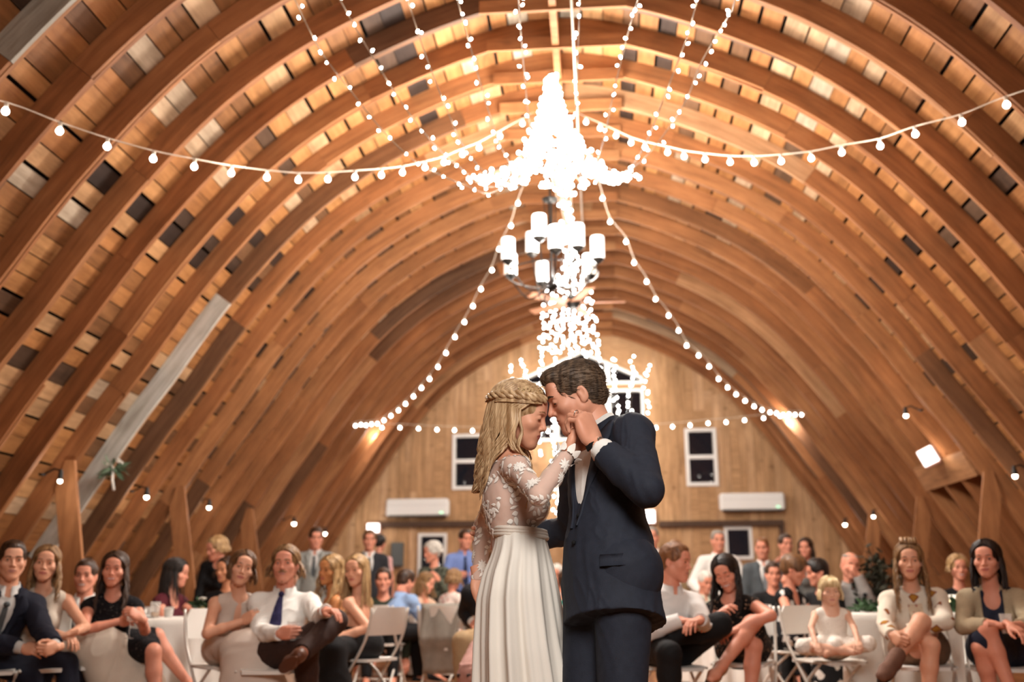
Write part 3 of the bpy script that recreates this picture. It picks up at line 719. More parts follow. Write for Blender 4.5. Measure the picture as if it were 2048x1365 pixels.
def head_template(sex, vox, eyes='open', smile=0.0, gaze=0.0):
    key = (sex, vox, eyes, smile, gaze)
    if key in _HEADS: return _HEADS[key]
    f = sex == 'f'; c = sex == 'c'
    g = Grid((-.11, -.135, -.2), (.11, .14, .14), vox)
    g.add(E((0, -.014, .032), (.075, .096, .080), k=.01))
    g.add(E((0, .03, -.03), (.060 if not c else .063, .060, .080), k=.03))
    jw = .046 if f else .052; cz = -.100 if f else -.106
    if c: jw, cz = .046, -.092
    for s in (-1, 1):
        g.add(K((s*jw, .0, -.05), (s*.014, .062, cz+.004), .024, .019 if f or c else .022, k=.03))
        g.add(E((s*.043, .058, -.026), (.024, .022, .020), k=.025))
    g.add(E((0, .070, cz), (.018, .016, .015), k=.02))
    br = .006 if not (f or c) else .003
    g.add(K((-.034, .076, .020), (.034, .076, .020), .012+br*.5, .012+br*.5, k=.02)); g.add(K((-.02, .083, .019), (.02, .083, .019), .009+br*.4, .009+br*.4, k=.015))
    g.add(E((0, .072, .05), (.05, .022, .03), k=.02))
    for s in (-1, 1): g.add(E((s*.032, .094, -.001), (.019, .014, .0125), k=.014, op='-'))
    nt_ = .113 if not (f or c) else .109
    if c: nt_ = .104
    g.add(K((0, .086, .010), (0, nt_-.006, -.030), .0075, .0092, k=.010)); g.add(E((0, nt_-.008, -.033), (.0095, .011, .009), k=.006))
    for s in (-1, 1): g.add(E((s*.0115, .094, -.036), (.0075, .010, .007), k=.006))
    for s in (-1, 1): g.add(E((s*.006, .098, -.0435), (.0038, .005, .003), k=.002, op='-'))
    lip = .001 if f else 0.0
    g.add(E((0, .078, -.064), (.030, .014, .018), k=.02))
    g.add(E((0, .0885, -.060), (.021, .0075, .0048+lip), k=.005)); g.add(E((0, .087, -.070), (.018, .0075, .0055+lip), k=.005))
    w_ = .022+.006*smile
    for s in (-1, 1): g.add(K((0, .097, -.0652), (s*w_, .086, -.0652+.006*smile), .0016+.001*smile, .0012, k=.003, op='-'))
    for s in (-1, 1):                                       # lids
        g.add(E((s*.0315, .0765, .0015), (.0150, .0140, .0130), k=.004))
        if eyes == 'open': g.add(K((s*.0225, .093, .0005), (s*.0405, .088, .0012), .0040, .0036, k=.002, op='-'))
        elif eyes == 'down': g.add(K((s*.023, .0925, -.0055), (s*.040, .088, -.0050), .0016, .0014, k=.002, op='-'))
    for s in (-1, 1):                                       # ears
        Rm = Matrix.Rotation(s*R(18), 3, 'Z') @ Matrix.Rotation(R(-12), 3, 'X')
        Rm = np.array(Rm)
        g.add(E((s*.0775, -.012, -.006), (.0075, .0175, .030), Rm, k=.006)); g.add(E((s*.0775, -.008, -.028), (.006, .010, .012), k=.006))
        g.add(E((s*.087, -.008, .001), (.0065, .0105, .018), Rm, k=.004, op='-'))
    nr = .047 if f else (.055 if not c else .042)
    g.add(K((0, -.022, -.05), (0, -.028, -.115), nr, nr*.97, k=.025))
    Vt, Q = g.mesh(); Vt = smooth_mesh(Vt, Q, 1, .4)
    ce = Vt[Q].mean(1); mi = np.zeros(len(Q), int); x, y, z = ce[:, 0], ce[:, 1], ce[:, 2]; ax = np.abs(x)
    zl = z+.0652-.006*smile*(ax/w_)**2*1.0
    lips = (y > .074) & (ax < w_+.003) & (zl < (.0075+lip)*np.sqrt(np.clip(1-(ax/(w_+.002))**2, 0, 1))) & (zl > -(.0095+lip)*np.sqrt(np.clip(1-(ax/(w_+.002))**2, 0, 1)))
    mi[lips] = 1
    if smile > .6: mi[(y > .07) & (ax < w_-.007) & (np.abs(zl+.0008) < .0022)] = 5
    bz = .0215+.004*np.sin(np.clip((ax-.012)/.036, 0, 1)*math.pi)-(.002 if not f else -.001)
    th = (.0042 if not (f or c) else .0026 if f else .0018)
    mi[(y > .05) & (ax > .013) & (ax < .049) & (np.abs(z-bz) < th*(1-.5*np.clip((ax-.03)/.02, 0, 1)))] = 2
    if eyes == 'open':
        dz = np.abs(z-.0008); up = (z > 0.0042) & (z < .0078+.001*f); mi[(y > .07) & (ax > .0205) & (ax < .0425) & up & (dz < .009)] = 2 if not c else 0
    else: mi[(y > .07) & (ax > .021) & (ax < .0425) & (z < -.0035) & (z > -.0085)] = 2
    vs, qs, ms = [Vt], [Q], [mi]; n = len(Vt)
    for s in (-1, 1):
        v, q, rg = uvball((s*.0315, .0770, .0008), .0122, 12, 10, (gaze, 1, 0 if eyes == 'open' else -.5)); vs.append(v); qs.append(q+n); n += len(v)
        ms.append(np.where(rg < 3, 4, 3))
    _HEADS[key] = (np.vstack(vs), np.vstack(qs), np.concatenate(ms)); return _HEADS[key]
_HANDS = {}
HPOSE = {'relax': ((18, 28, 20), (22, 34, 22), (26, 38, 24), (30, 40, 26), .35), 'flat': ((6, 8, 5), (5, 8, 5), (5, 8, 6), (7, 9, 6), .1), 'grip': ((38, 52, 34), (44, 54, 36), (48, 56, 38), (52, 58, 40), .8),
         'clasp': ((55, 60, 35), (58, 62, 36), (60, 64, 38), (62, 66, 38), .55), 'drape': ((30, 20, 12), (34, 22, 14), (36, 24, 14), (40, 26, 16), .2), 'fist': ((75, 90, 50), (78, 92, 52), (80, 92, 52), (80, 92, 52), .95)}
def hand_template(pose, vox):
    if (pose, vox) in _HANDS: return _HANDS[(pose, vox)]
    c = HPOSE[pose]; g = Grid((-.075, -.05, -.12), (.095, .215, .045), vox)
    g.add(K((0, -.045, 0), (0, .01, 0), .026, .027, flat=((0, 0, 1), .78))); 
    g.add(E((.002, .050, -.002), (.041, .054, .0165), k=.02)); g.add(E((.026, .035, -.010), (.018, .032, .016), k=.015)); g.add(E((-.028, .045, -.006), (.014, .036, .015), k=.015))
    xs = (.029, .0095, -.0105, -.029); ys = (.090, .095, .091, .081); Ls = ((.043, .026, .020), (.047, .029, .021), (.043, .027, .021), (.034, .021, .018)); rs = (.0095, .0097, .0092, .0080)
    for i in range(4):
        p = np.array((xs[i], ys[i], 0.0)); th = 0; fan = (xs[i])*2.2
        g.add(K((xs[i]*.75, .04, 0), p, rs[i]*1.15, rs[i]*1.12, k=.012))
        for j in range(3):
            th += R(c[i][j]); d = np.array((math.sin(fan)*math.cos(th), math.cos(fan)*math.cos(th), -math.sin(th))); q = p+d*Ls[i][j]
            g.add(K(p, q, rs[i]*(1.03-.07*j), rs[i]*(.96-.09*j), k=.0035)); p = q
    t = c[4]; a = np.array((.030, .022, -.008)); b = np.array((.052-.012*t, .052, -.018-.022*t)); e = np.array((.066-.034*t, .082, -.020-.042*t)); h = np.array((.070-.056*t, .106, -.022-.050*t))
    g.add(K(a, b, .0145, .0120, k=.012)); g.add(K(b, e, .0115, .0102, k=.005)); g.add(K(e, h, .0102, .0080, k=.004))
    Vt, Q = g.mesh(); Vt = smooth_mesh(Vt, Q, 1, .4)
    _HANDS[(pose, vox)] = (Vt, Q); return Vt, Q

# ------------------------------------------------------------------ skeleton from sight lines
def facing(yaw):
    a = R(yaw); return V(math.sin(a), -math.cos(a), 0), V(math.cos(a), math.sin(a), 0)      # forward, person's left
def head_axes(yaw, pitch, roll):
    f, l = facing(yaw); p = R(pitch); f2 = f*math.cos(p)-V(0, 0, 1)*math.sin(p); u = f*math.sin(p)+V(0, 0, 1)*math.cos(p)
    r = R(roll); u2 = u*math.cos(r)+l*math.sin(r); l2 = l*math.cos(r)-u*math.sin(r); return np.stack([-l2, f2, u2], 1)     # columns: right, forward, up
def reach(parent, px, py, L, sign):
    d = unit(ray(px, py)); oc = CAM-parent; b = oc@d; c = oc@oc-L*L; q = b*b-c
    t = -b+(math.sqrt(q) if q > 0 else 0)*(1 if sign > 0 else -1); p = CAM+d*t
    return p if q > 0 else parent+unit(p-parent)*L
# ------------------------------------------------------------------ people
def cvec(x, y, z): return unit(V(x, -z, y))      # right, up, towards the camera
def tubes(P, r, sides=5):
    P = np.asarray(P, float); S, n, _ = P.shape; T = np.gradient(P, axis=1); T /= np.linalg.norm(T, axis=2)[..., None]+1e-9
    up = np.where(np.abs(T[..., 2:3]) < .9, np.array([0, 0, 1.0]), np.array([1.0, 0, 0])); U = np.cross(T, up); U /= np.linalg.norm(U, axis=2)[..., None]+1e-9
    for i in range(1, n):                                     # carry the frame along
        u = U[:, i-1]-T[:, i]*(U[:, i-1]*T[:, i]).sum(1)[:, None]; U[:, i] = u/(np.linalg.norm(u, axis=1)[:, None]+1e-9)
    Vv = np.cross(T, U); a = np.arange(sides)*2*math.pi/sides; r = np.broadcast_to(np.asarray(r, float), (S, n))
    vs = P[:, :, None]+r[..., None, None]*(U[:, :, None]*np.cos(a)[None, None, :, None]+Vv[:, :, None]*np.sin(a)[None, None, :, None])
    i, j, k = np.meshgrid(np.arange(S), np.arange(n-1), np.arange(sides), indexing='ij'); b = i*n*sides
    q = np.stack([b+j*sides+k, b+j*sides+(k+1) % sides, b+(j+1)*sides+(k+1) % sides, b+(j+1)*sides+k], -1).reshape(-1, 4)
    return vs.reshape(-1, 3), q
SKIN_TONES = {'fair': 'dba588', 'pink': 'd8957c', 'tan': 'c98d6a', 'olive': 'bd8864', 'pale': 'e2b59c'}
def iris(col): return plain('iris_'+col, col, 0.2)
class Person:
    def __init__(s, label, sex='m', k=1.0, Y=6.6, head=(0, 0), hy=0, hp=4, hr=0, ty=None, pel=None, neck=None, la=None, ra=None, ll=None, rl=None, lh=None, rh=None, tone='fair', brow='4a3524',
                 eye='4a3a2c', eyes='open', smile=0.0, vox=.010, hvox=.0035, group=None, hs=None, sit=True, D=None, gaze=0.0, lips=None, lt=None, rt=None, build=1.0, wide=1.0, bust=1.0, handvox=.0045, legs=True):
        s.sex, s.k, s.vox, s.build, s.sit = sex, k, vox, build, sit
        if D: Y = D*ray(*head)[1]
        s.Y = Y; ty = hy if ty is None else ty
        f = sex == 'f'; s.hs = hs or (k*(0.94 if f else 1.0) if sex != 'c' else .84)
        s.H = at(head[0], head[1], Y); s.A = head_axes(hy, hp, hr)
        fz, l0 = facing(ty); s.l0, s.f0 = l0, fz
        s.N = at(neck[0], neck[1], Y+neck[2]) if neck else s.H-s.A[:, 1]*.035*k-V(0, 0, .225*k*(.95 if f else 1))
        TL = ((.50 if not f else .46) if not sit else (.43 if not f else .41))*k
        if pel and pel[0] == 'seat':
            pz = pel[3] if len(pel) > 3 else .495; dz = min(max(s.N[2]-pz, .3*TL), TL); s.P = s.N-V(0, 0, dz)-fz*(math.sqrt(max(0, TL*TL-dz*dz))*pel[2])+l0*pel[1]
        elif pel and len(pel) == 4: s.P = at(pel[0], pel[1], Y+pel[2])
        elif pel: s.P = reach(s.N, pel[0], pel[1], TL, pel[2])
        else: s.P = s.N-V(0, 0, TL)-fz*(.03)
        s.u = unit(s.N-s.P); s.l = unit(l0-s.u*(l0@s.u)); s.f = np.cross(s.l, s.u)
        sw = (.178 if not f else .155)*k*wide; s.sw = sw
        s.S = {1: s.N+s.l*sw-s.u*.045*k, -1: s.N-s.l*sw-s.u*.045*k}
        s.Hp = {1: s.P+s.l*.088*k, -1: s.P-s.l*.088*k}
        La, Lf, Lt, Lc = (.30*k, .262*k, .435*k, .43*k) if not f else (.275*k, .24*k, .41*k, .41*k)
        s.E, s.W, s.Kn, s.An, s.To = {}, {}, {}, {}, {}
        for sd, a in ((1, la), (-1, ra)):
            if a is None: a = ('lo', (.07, -.02, -.28), (.0, .05, -.25))
            if a[0] == 'lo':
                e = s.l*sd*a[1][0]+s.f*a[1][1]+V(0, 0, a[1][2]); w = s.l*sd*a[2][0]+s.f*a[2][1]+V(0, 0, a[2][2])
                s.E[sd] = s.S[sd]+unit(e)*La; s.W[sd] = s.E[sd]+unit(w)*Lf
            else:
                s.E[sd] = reach(s.S[sd], a[0], a[1], La, a[2]); s.W[sd] = reach(s.E[sd], a[3], a[4], Lf, a[5])
        for sd, g, tt in ((1, ll, lt), (-1, rl, rt)):
            if g is None: g = ('lo', (.1, 1, -.02), (0, .1, -1)) if sit else ('lo', (.03, .02, -1), (0, -.02, -1))
            if g[0] == 'lo':
                e = s.l*sd*g[1][0]+s.f0*g[1][1]+V(0, 0, g[1][2]); w = s.l*sd*g[2][0]+s.f0*g[2][1]+V(0, 0, g[2][2])
                s.Kn[sd] = s.Hp[sd]+unit(e)*Lt; s.An[sd] = s.Kn[sd]+unit(w)*Lc
            else:
                s.Kn[sd] = reach(s.Hp[sd], g[0], g[1], Lt, g[2]); s.An[sd] = reach(s.Kn[sd], g[3], g[4], Lc, g[5])
            sh = unit(s.An[sd]-s.Kn[sd]); d = s.f0-sh*(s.f0@sh); d = unit(d)
            s.To[sd] = s.An[sd]+sh*.05*k+d*.17*k if tt is None else reach(s.An[sd], tt[0], tt[1], .20*k, tt[2])
        s.root = empty('person', (s.P[0], s.P[1], 0), label, 'person', group); s.o = np.array((s.P[0], s.P[1], 0.0)); s.label = label
        s.legs = legs; s.bust = bust; s.prims(); s.grids = {}
        # body
        g = s.grid(sum((v for t, v in s.B.items()), [])); s.bg = g
        for t in s.B:
            for p in s.B[t]: g.add(p)
        Vt, Q = g.mesh(); Vt = smooth_mesh(Vt, Q, 1, .5); vs, qs, ms = [Vt], [Q], [np.zeros(len(Q), int)]; n = len(Vt)
        hv, hq, hm = head_template(sex, hvox, eyes, smile, gaze); vs.append(s.H+(hv*s.hs)@s.A.T); qs.append(hq+n); ms.append(hm); n += len(hv)
        for sd, h in ((1, lh), (-1, rh)):
            if h == 0: continue
            h = h or {}; d = unit(h.get('dir', s.W[sd]-s.E[sd])); palm = h.get('palm', -s.l*sd if not sit else V(0, 0, -1)); z = -(np.asarray(palm)-d*(np.asarray(palm)@d)); z = unit(z); x = np.cross(d, z)
            tv, tq = hand_template(h.get('pose', 'relax'), handvox); tv = tv.copy()
            if sd < 0: tv[:, 0] *= -1; tq = tq[:, ::-1]
            s.hm = getattr(s, 'hm', {}); ks = k*(.92 if f else 1.0)*(1 if sex != 'c' else .95)*h.get('sc', 1); s.hm[sd] = (np.stack([x, d, z], 1), s.W[sd]-d*.005, ks)
            vs.append(s.W[sd]-d*.005+(tv*ks)@np.stack([x, d, z], 1).T); qs.append(tq+n); ms.append(np.zeros(len(tq), int)); n += len(tv)
        c = SKIN_TONES.get(tone, tone); lc = lips or ('b8675a' if f else 'b5786a')
        s.skin = skin_mat('skin_'+c, c)
        mesh_obj('body', np.vstack(vs)-s.o, np.vstack(qs), [s.skin, plain('lips_'+lc, lc, .4), plain('brow_'+brow, brow, .8), M_eyew, iris(eye), M_teeth], s.root, np.concatenate(ms))
    def pt(s, x, y, z): return s.N+s.l*x*s.k+s.f*y*s.k+s.u*z*s.k
    def hp(s, x, y, z): return s.H+s.A@(np.array((x, y, z))*s.hs)
    def hand_pt(s, sd, x, y, z):
        M, o, ks = s.hm[sd]; return o+M@(np.array((x*sd, y, z))*ks)
    def prims(s):
        k, f, b = s.k, s.sex == 'f', s.build; Rt = np.stack([s.l, s.f, s.u], 1); c = s.sex == 'c'
        B = s.B = {}; pt = s.pt
        nr = (.047 if f else .042/k if c else .055)*s.hs
        B['neck'] = [K(pt(0, -.01, -.04), s.hp(0, -.024, -.075), nr*1.15, nr, k=.03*k)]
        if f:
            t = [E(pt(0, -.005, -.14), V(.128, .088, .15)*k, Rt, .03), E(pt(0, .0, -.29), V(.112*b, .082*b, .14)*k, Rt, .05*k), E(s.P+s.u*.02*k, V(.160*b, .110*b, .115)*k, Rt, .06*k)]
            for sd in (1, -1): t.append(E(pt(sd*.062, .073, -.175), V(.056, .050, .058)*k*s.bust, Rt, .03*k))
        else:
            t = [E(pt(0, -.005, -.15), V(.160, .105*b, .17)*k, Rt, .03), E(pt(0, .005, -.33), V(.140*b, .100*b, .17)*k, Rt, .06*k), E(s.P+s.u*.02*k, V(.158*b, .110*b, .12)*k, Rt, .06*k)]
        for sd in (1, -1): t.append(K(pt(sd*.02, -.015, .0), s.S[sd], .044*k if not f else .034*k, .048*k if not f else .040*k, k=.04*k))
        B['torso'] = t
        ar = (.052*b, .042*b, .043*b, .028) if not f else (.043*b, .034*b, .036*b, .0235)
        if c: ar = (.040, .034, .034, .026)
        for sd, nm in ((1, 'aL'), (-1, 'aR')):
            m = s.E[sd]*.6+s.W[sd]*.4
            B[nm] = [K(s.S[sd], s.E[sd], ar[0]*k, ar[1]*k, k=.035*k), K(s.E[sd], m, ar[1]*k*.98, ar[2]*k*.92, k=.015*k), K(m, s.W[sd], ar[2]*k*.92, ar[3]*k, k=.015*k)]
        lr = (.088*b, .055, .052, .036) if not f else (.088*b, .056, .052, .033)
        if c: lr = (.085, .06, .056, .042)
        for sd, nm in ((1, 'gL'), (-1, 'gR')):
            if not s.legs: B[nm] = []; continue
            kn, an, hp = s.Kn[sd], s.An[sd], s.Hp[sd]; d = unit(an-kn); th = unit(kn-hp)
            back = -unit((s.f0+s.u*.3)-d*((s.f0+s.u*.3)@d)) if abs(d[2]) > .5 else -unit(th+V(0, 0, 1e-3)-d*(th@d))
            bk = -(unit(hp-kn)-d*(unit(hp-kn)@d)); bk = -unit(bk) if np.linalg.norm(bk) > .2 else back
            B[nm] = [K(hp, kn, lr[0]*k, lr[1]*k, k=.05*k), K(kn, kn*.68+an*.32+bk*.012*k, lr[1]*k*.97, (lr[2]+.003)*k, k=.02*k), K(kn*.68+an*.32+bk*.012*k, an, lr[2]*k, lr[3]*k, k=.02*k), E(hp+V(0, 0, -.01)*k-s.f*.035*k, V(.08, .085, .085)*k, None, .05*k)]
            t_ = unit(s.To[sd]-an); n_ = unit(d-t_*(d@t_)+1e-6); B[nm] += [K(an+n_*.030*k-t_*.025*k, an+t_*.10*k+n_*.036*k, .030*k, .030*k, k=.02*k), K(an+t_*.10*k+n_*.036*k, an+t_*.172*k+n_*.042*k, .030*k, .019*k, k=.02*k, flat=(np.cross(t_, n_), 1.3)), K(an, an+t_*.09*k+n_*.025*k, .034*k, .028*k, k=.02*k)]
    def grid(s, prims, m=.05, vox=None, lo=None, hi=None):
        L, Hh = [], []
        for p in prims:
            if p[0] == 'c':
                r = max(p[3], p[4])*(max(1, p[5]['flat'][1]) if p[5].get('flat') else 1); L.append(np.minimum(p[1], p[2])-r); Hh.append(np.maximum(p[1], p[2])+r)
            else: r = np.max(p[2]); L.append(np.asarray(p[1])-r); Hh.append(np.asarray(p[1])+r)
        return Grid(np.min(L, 0)-m, np.max(Hh, 0)+m, vox or s.vox)
    def garment(s, name, mat, tags, off=.012, cuts=(), add=(), sub=(), wr=(.003, 22), vox=None, label=None, keep=None, sm=1, koff=1.0, extra_cut=None):
        pr = [p for t in tags for p in s.B[t]]+list(add); g = s.grid(pr, .05+off, vox)
        for t in tags:
            for p in s.B[t]: g.add(p, off*s.k if s.k > .8 else off)
        for p in add: g.add(p)
        for p in sub: g.add(p, op='-')
        for c in cuts: g.cut(*c)
        Vt, Q = g.mesh(); Vt = smooth_mesh(Vt, Q, sm, .5)
        if wr and len(Vt): Vt = wrinkle(Vt, Q, wr[0], wr[1], len(name)+int(abs(s.H[0])*97) % 50, wr[2] if len(wr) > 2 else None)
        o = mesh_obj(name, Vt-s.o, Q, mat, s.root)
        if label: o['label'] = label
        s.grids[name] = g; return o
    def arm_cut(s, sd, back=.02, L=None): d = unit(s.W[sd]-s.E[sd]); return (s.W[sd]-d*back*s.k, d)
    def part(s, name, mb, mat, smooth=False, auto=None, label=None):
        mb.v = [tuple(np.array(v)-s.o) for v in mb.v]; o = mb.build(name, mat, s.root, smooth, auto)
        if label: o['label'] = label
        return o
    # ---- clothes
    def shirt(s, mat, sleeve='long', off=.012, name='shirt', low=-.60, wr=(.004, 20), collar=True, cmat=None, vox=None, neck=.012, cuff=.0):
        tags = ['torso', 'aL', 'aR'] if sleeve != 'none' else ['torso']
        cuts = [(s.P-s.u*.09*s.k, -s.u)] if not s.sit else []
        pr_sub = []
        o = s._shirt(name, mat, tags, off, cuts, wr, vox, sleeve, cuff)
        if collar: s.collar(cmat or mat)
        return o
    def _shirt(s, name, mat, tags, off, cuts, wr, vox, sleeve, cuff):
        sub = [s.neckhole(.0)]
        for sd in (1, -1):
            if sleeve == 'long': d = unit(s.W[sd]-s.E[sd]); sub.append(K(s.W[sd]+d*(.06-cuff)*s.k, s.W[sd]+d*.2*s.k, .07*s.k, .09*s.k, k=.004))
            elif sleeve == 'short': a = s.S[sd]*.42+s.E[sd]*.58; d = unit(s.E[sd]-s.S[sd]); sub += [K(a+d*.085*s.k, s.E[sd]+d*.02, .085*s.k, .075*s.k, k=.004), K(s.E[sd], s.W[sd]+unit(s.W[sd]-s.E[sd])*.1, .08*s.k, .09*s.k, k=.004)]
            elif sleeve == 'cap': a = s.S[sd]*.9+s.E[sd]*.1; d = unit(s.E[sd]-s.S[sd]); sub += [K(a+d*.09*s.k, s.E[sd], .075*s.k, .075*s.k, k=.004), K(s.E[sd], s.W[sd]+unit(s.W[sd]-s.E[sd])*.1, .08*s.k, .09*s.k, k=.004)]
        return s.garment(name, mat, tags, off, cuts, (), sub, wr, vox)
    def neckhole(s, dz=0.0, r=.075, up=.075):
        return E(s.pt(0, .022, up+dz), V(r, r*1.12, up-.005)*s.k, np.stack([s.l, s.f, s.u], 1), .008, '-')
    def collar(s, mat, r=None, h=.045, name='collar', z0=.030, gap=14):
        r = r or (.047*1.25 if s.sex == 'f' else .055*1.18)*s.hs; mb = MB(); n = 21; vs = []
        ax = unit(s.hp(0, -.024, -.075)-s.pt(0, -.01, -.04)); c0 = s.pt(0, -.01, -.04)+ax*(.045+z0)*s.k
        ff = unit(s.f-ax*(s.f@ax)); ll = np.cross(ax, ff)*-1
        for i in range(n):
            a = R(gap+(360-2*gap)*i/(n-1)); d = ff*math.cos(a)+ll*math.sin(a); e = min(i, n-1-i)/(n-1)
            dr = .012*math.cos(a)*1.0
            lo = c0+d*(r+.019)*s.k+ax*(-.010-.018*max(0, math.cos(a)))*s.k; top = c0+d*(r+.006)*s.k+ax*(h-.020*max(0, math.cos(a)))*s.k; inn = c0+d*(r+.001)*s.k+ax*(h*.9-.02*max(0, math.cos(a)))*s.k; il = c0+d*(r)*s.k+ax*(-.012-.01*max(0, math.cos(a)))*s.k
            if i in (0, n-1): lo = lo-ax*.022*s.k+ff*.006*s.k
            vs += [lo, top, inn, il]
        fs = [(4*i+j, 4*i+4+j, 4*i+5+j, 4*i+1+j) for i in range(n-1) for j in range(3)]+[(4*i+3, 4*i, 4*i+4, 4*i+7) for i in range(n-1)]+[(0, 1, 2, 3), (4*n-1, 4*n-2, 4*n-3, 4*n-4)]
        mb.add(vs, fs); return s.part(name, mb, mat, True)
    def surf(s, gname, x, z, up=.3):        # front surface point of a garment in torso coordinates
        q = s.grids[gname].march(s.pt(x, up, z), -s.f, .5); return q if q is not None else s.pt(x, .1, z)
    def tie(s, mat, over='shirt', z1=-.40, w=.040, z0=-.02):
        mb = MB(); zs = np.linspace(z0-.03, z1, 12); vs = []
        for i, z in enumerate(zs):
            ww = (.016+(w-.016)*min(1, i/9))*s.k if i < 11 else .004
            for x in (-ww/s.k, 0, ww/s.k):
                q = s.surf(over, x, z)+s.f*(.010 if x else .014)*s.k; vs.append(q)
        fs = [(3*i+j, 3*i+j+1, 3*i+4+j, 3*i+3+j) for i in range(11) for j in (0, 1)]; n = len(vs)
        vs += [v-s.f*.006 for v in vs]; fs += [tuple(n+q for q in f[::-1]) for f in fs]
        mb.add(vs, fs); o = s.part('tie', mb, mat, True)
        q = s.surf(over, 0, z0-.02); g = MB(); g.ball(q+s.f*.012*s.k+s.u*.012*s.k, .021*s.k, 10, 7, sc=(1, 1, .9)); s.part('tie_knot', g, mat, True); return o
    def jacket(s, mat, off=.028, low=-.62, v=-.27, vw=.085, vy=.15, name='jacket', wr=(.005, 18), vox=None, skirt=True, lap=True, cuff=.05):
        f = s.f; add = []
        if skirt and not s.sit: add = [K(s.P+s.u*.08*s.k-s.f*.012*s.k, s.P-s.u*.17*s.k-s.f*.022*s.k, .130*s.k, .160*s.k, k=.08*s.k, flat=(s.l, 1.14))]
        sub = [K(s.pt(0, vy-.03, .03), s.pt(0, vy, v), vw*s.k, .02*s.k, k=.006), K(s.pt(0, vy, v), s.pt(0, vy+.01, -.55), .006*s.k, .006*s.k, k=.004)]
        for sd in (1, -1): d = unit(s.W[sd]-s.E[sd]); sub.append(K(s.W[sd]+d*(.065-cuff)*s.k, s.W[sd]+d*.2*s.k, .075*s.k, .1*s.k, k=.004))
        sub.append(s.neckhole(.012, .080)); cuts = [(s.P-s.u*.16*s.k, -s.u)] if not s.sit else []; skirt = skirt and not s.sit
        o = s.garment(name, mat, ['torso', 'aL', 'aR'], off, cuts, add, sub, wr, vox)
        if lap:
            for sd in (1, -1): s.lapel(mat, sd, name, v, vw)
            s.collar(mat, r=(.080 if s.sex != 'f' else .07)*s.hs, h=.042, name='jacket_collar', z0=.016, gap=50)
        return o
    def lapel(s, mat, sd, gname, v=-.27, vw=.085, wd=.065):
        mb = MB(); vs = []; n = 10; g = s.grids[gname]
        for i in range(n):
            t = i/(n-1); z = .03+(v-.03)*t; xi = (vw*.95*(1-t)+.012*t); xo = xi+wd*(math.sin(min(1, .35+t*.9)*math.pi*.98)**.8 if t > .0 else .45)
            if i == 3: xo -= .022
            for x in (xi, (xi+xo)/2, xo):
                q = g.march(s.pt(sd*x, .20, z), -s.f, .4)
                if q is None: q = s.pt(sd*x, .06, z)
                vs.append(q+s.f*.006*s.k)
        fs = [(3*i+j, 3*i+j+1, 3*i+4+j, 3*i+3+j) for i in range(n-1) for j in (0, 1)]; m = len(vs); vs += [q-s.f*.009*s.k for q in vs]; fs += [tuple(m+q for q in f[::-1]) for f in fs]
        for i in range(n-1): fs += [(3*i+2, 3*i+2+m, 3*i+5+m, 3*i+5), (3*i, 3*i+3, 3*i+3+m, 3*i+m)]
        mb.add(vs, fs); return s.part('lapel', mb, mat, True)
    def trousers(s, mat, off=.018, wr=(.004, 16), vox=None, name='trousers', cut=.03):
        B2 = {'tr': [s.B['torso'][2]]}; s.B['_tr'] = B2['tr']; s.B['_g'] = [p for t in ('gL', 'gR') for p in s.B[t][:4]]
        sub = []
        for sd in (1, -1): d = unit(s.An[sd]-s.Kn[sd]); sub.append(K(s.An[sd]+d*(.07-cut)*s.k, s.An[sd]+d*.2*s.k, .075*s.k, .12*s.k, k=.004))
        o = s.garment(name, mat, ['_tr', '_g'], off, [(s.P+s.u*.09*s.k, s.u)] if not s.sit else (), (), sub, wr, vox); del s.B['_tr'], s.B['_g']; return o
    def skirt(s, mat, length='knee', off=.03, name='skirt', wr=(.005, 16), vox=None, top=.06, flare=.12, frac=.93, mid=True, wide=.10):
        k = s.k; pr = [E(s.P+s.u*.03*k, V(.165, .135, .13)*k, np.stack([s.l, s.f, s.u], 1), .05*k), E(s.P-s.f0*.03*k-V(0, 0, .02)*k, V(.15, .12, .09)*k, np.stack([s.l, s.f, s.u], 1), .05*k)]
        e = {sd: s.Hp[sd]*(1-frac)+s.Kn[sd]*frac for sd in (1, -1)}
        for sd in (1, -1): pr.append(K(s.Hp[sd], e[sd], .090*k, (.066 if length == 'knee' else .07)*k, k=.07*k))
        if mid: pr.append(K(s.P, (e[1]+e[-1])/2, .10*k, .06*k, k=.08*k))
        if length == 'floor':
            for sd in (1, -1):
                a = s.An[sd].copy(); a[2] = max(a[2], .10); pr.append(K(s.Kn[sd], a, .075*k, flare*k, k=.08*k))
            m = (s.An[1]+s.An[-1])/2; m[2] = max(m[2], .10); pr.append(K((s.Kn[1]+s.Kn[-1])/2, m, wide*k, (flare+.02)*k, k=.1*k))
        s.B['_sk'] = pr; cuts = []
        if length == 'floor': cuts.append((V(0, 0, .015), V(0, 0, -1)))
        o = s.garment(name, mat, ['_sk'], off*.5, cuts, (), (), wr, vox); del s.B['_sk']; return o
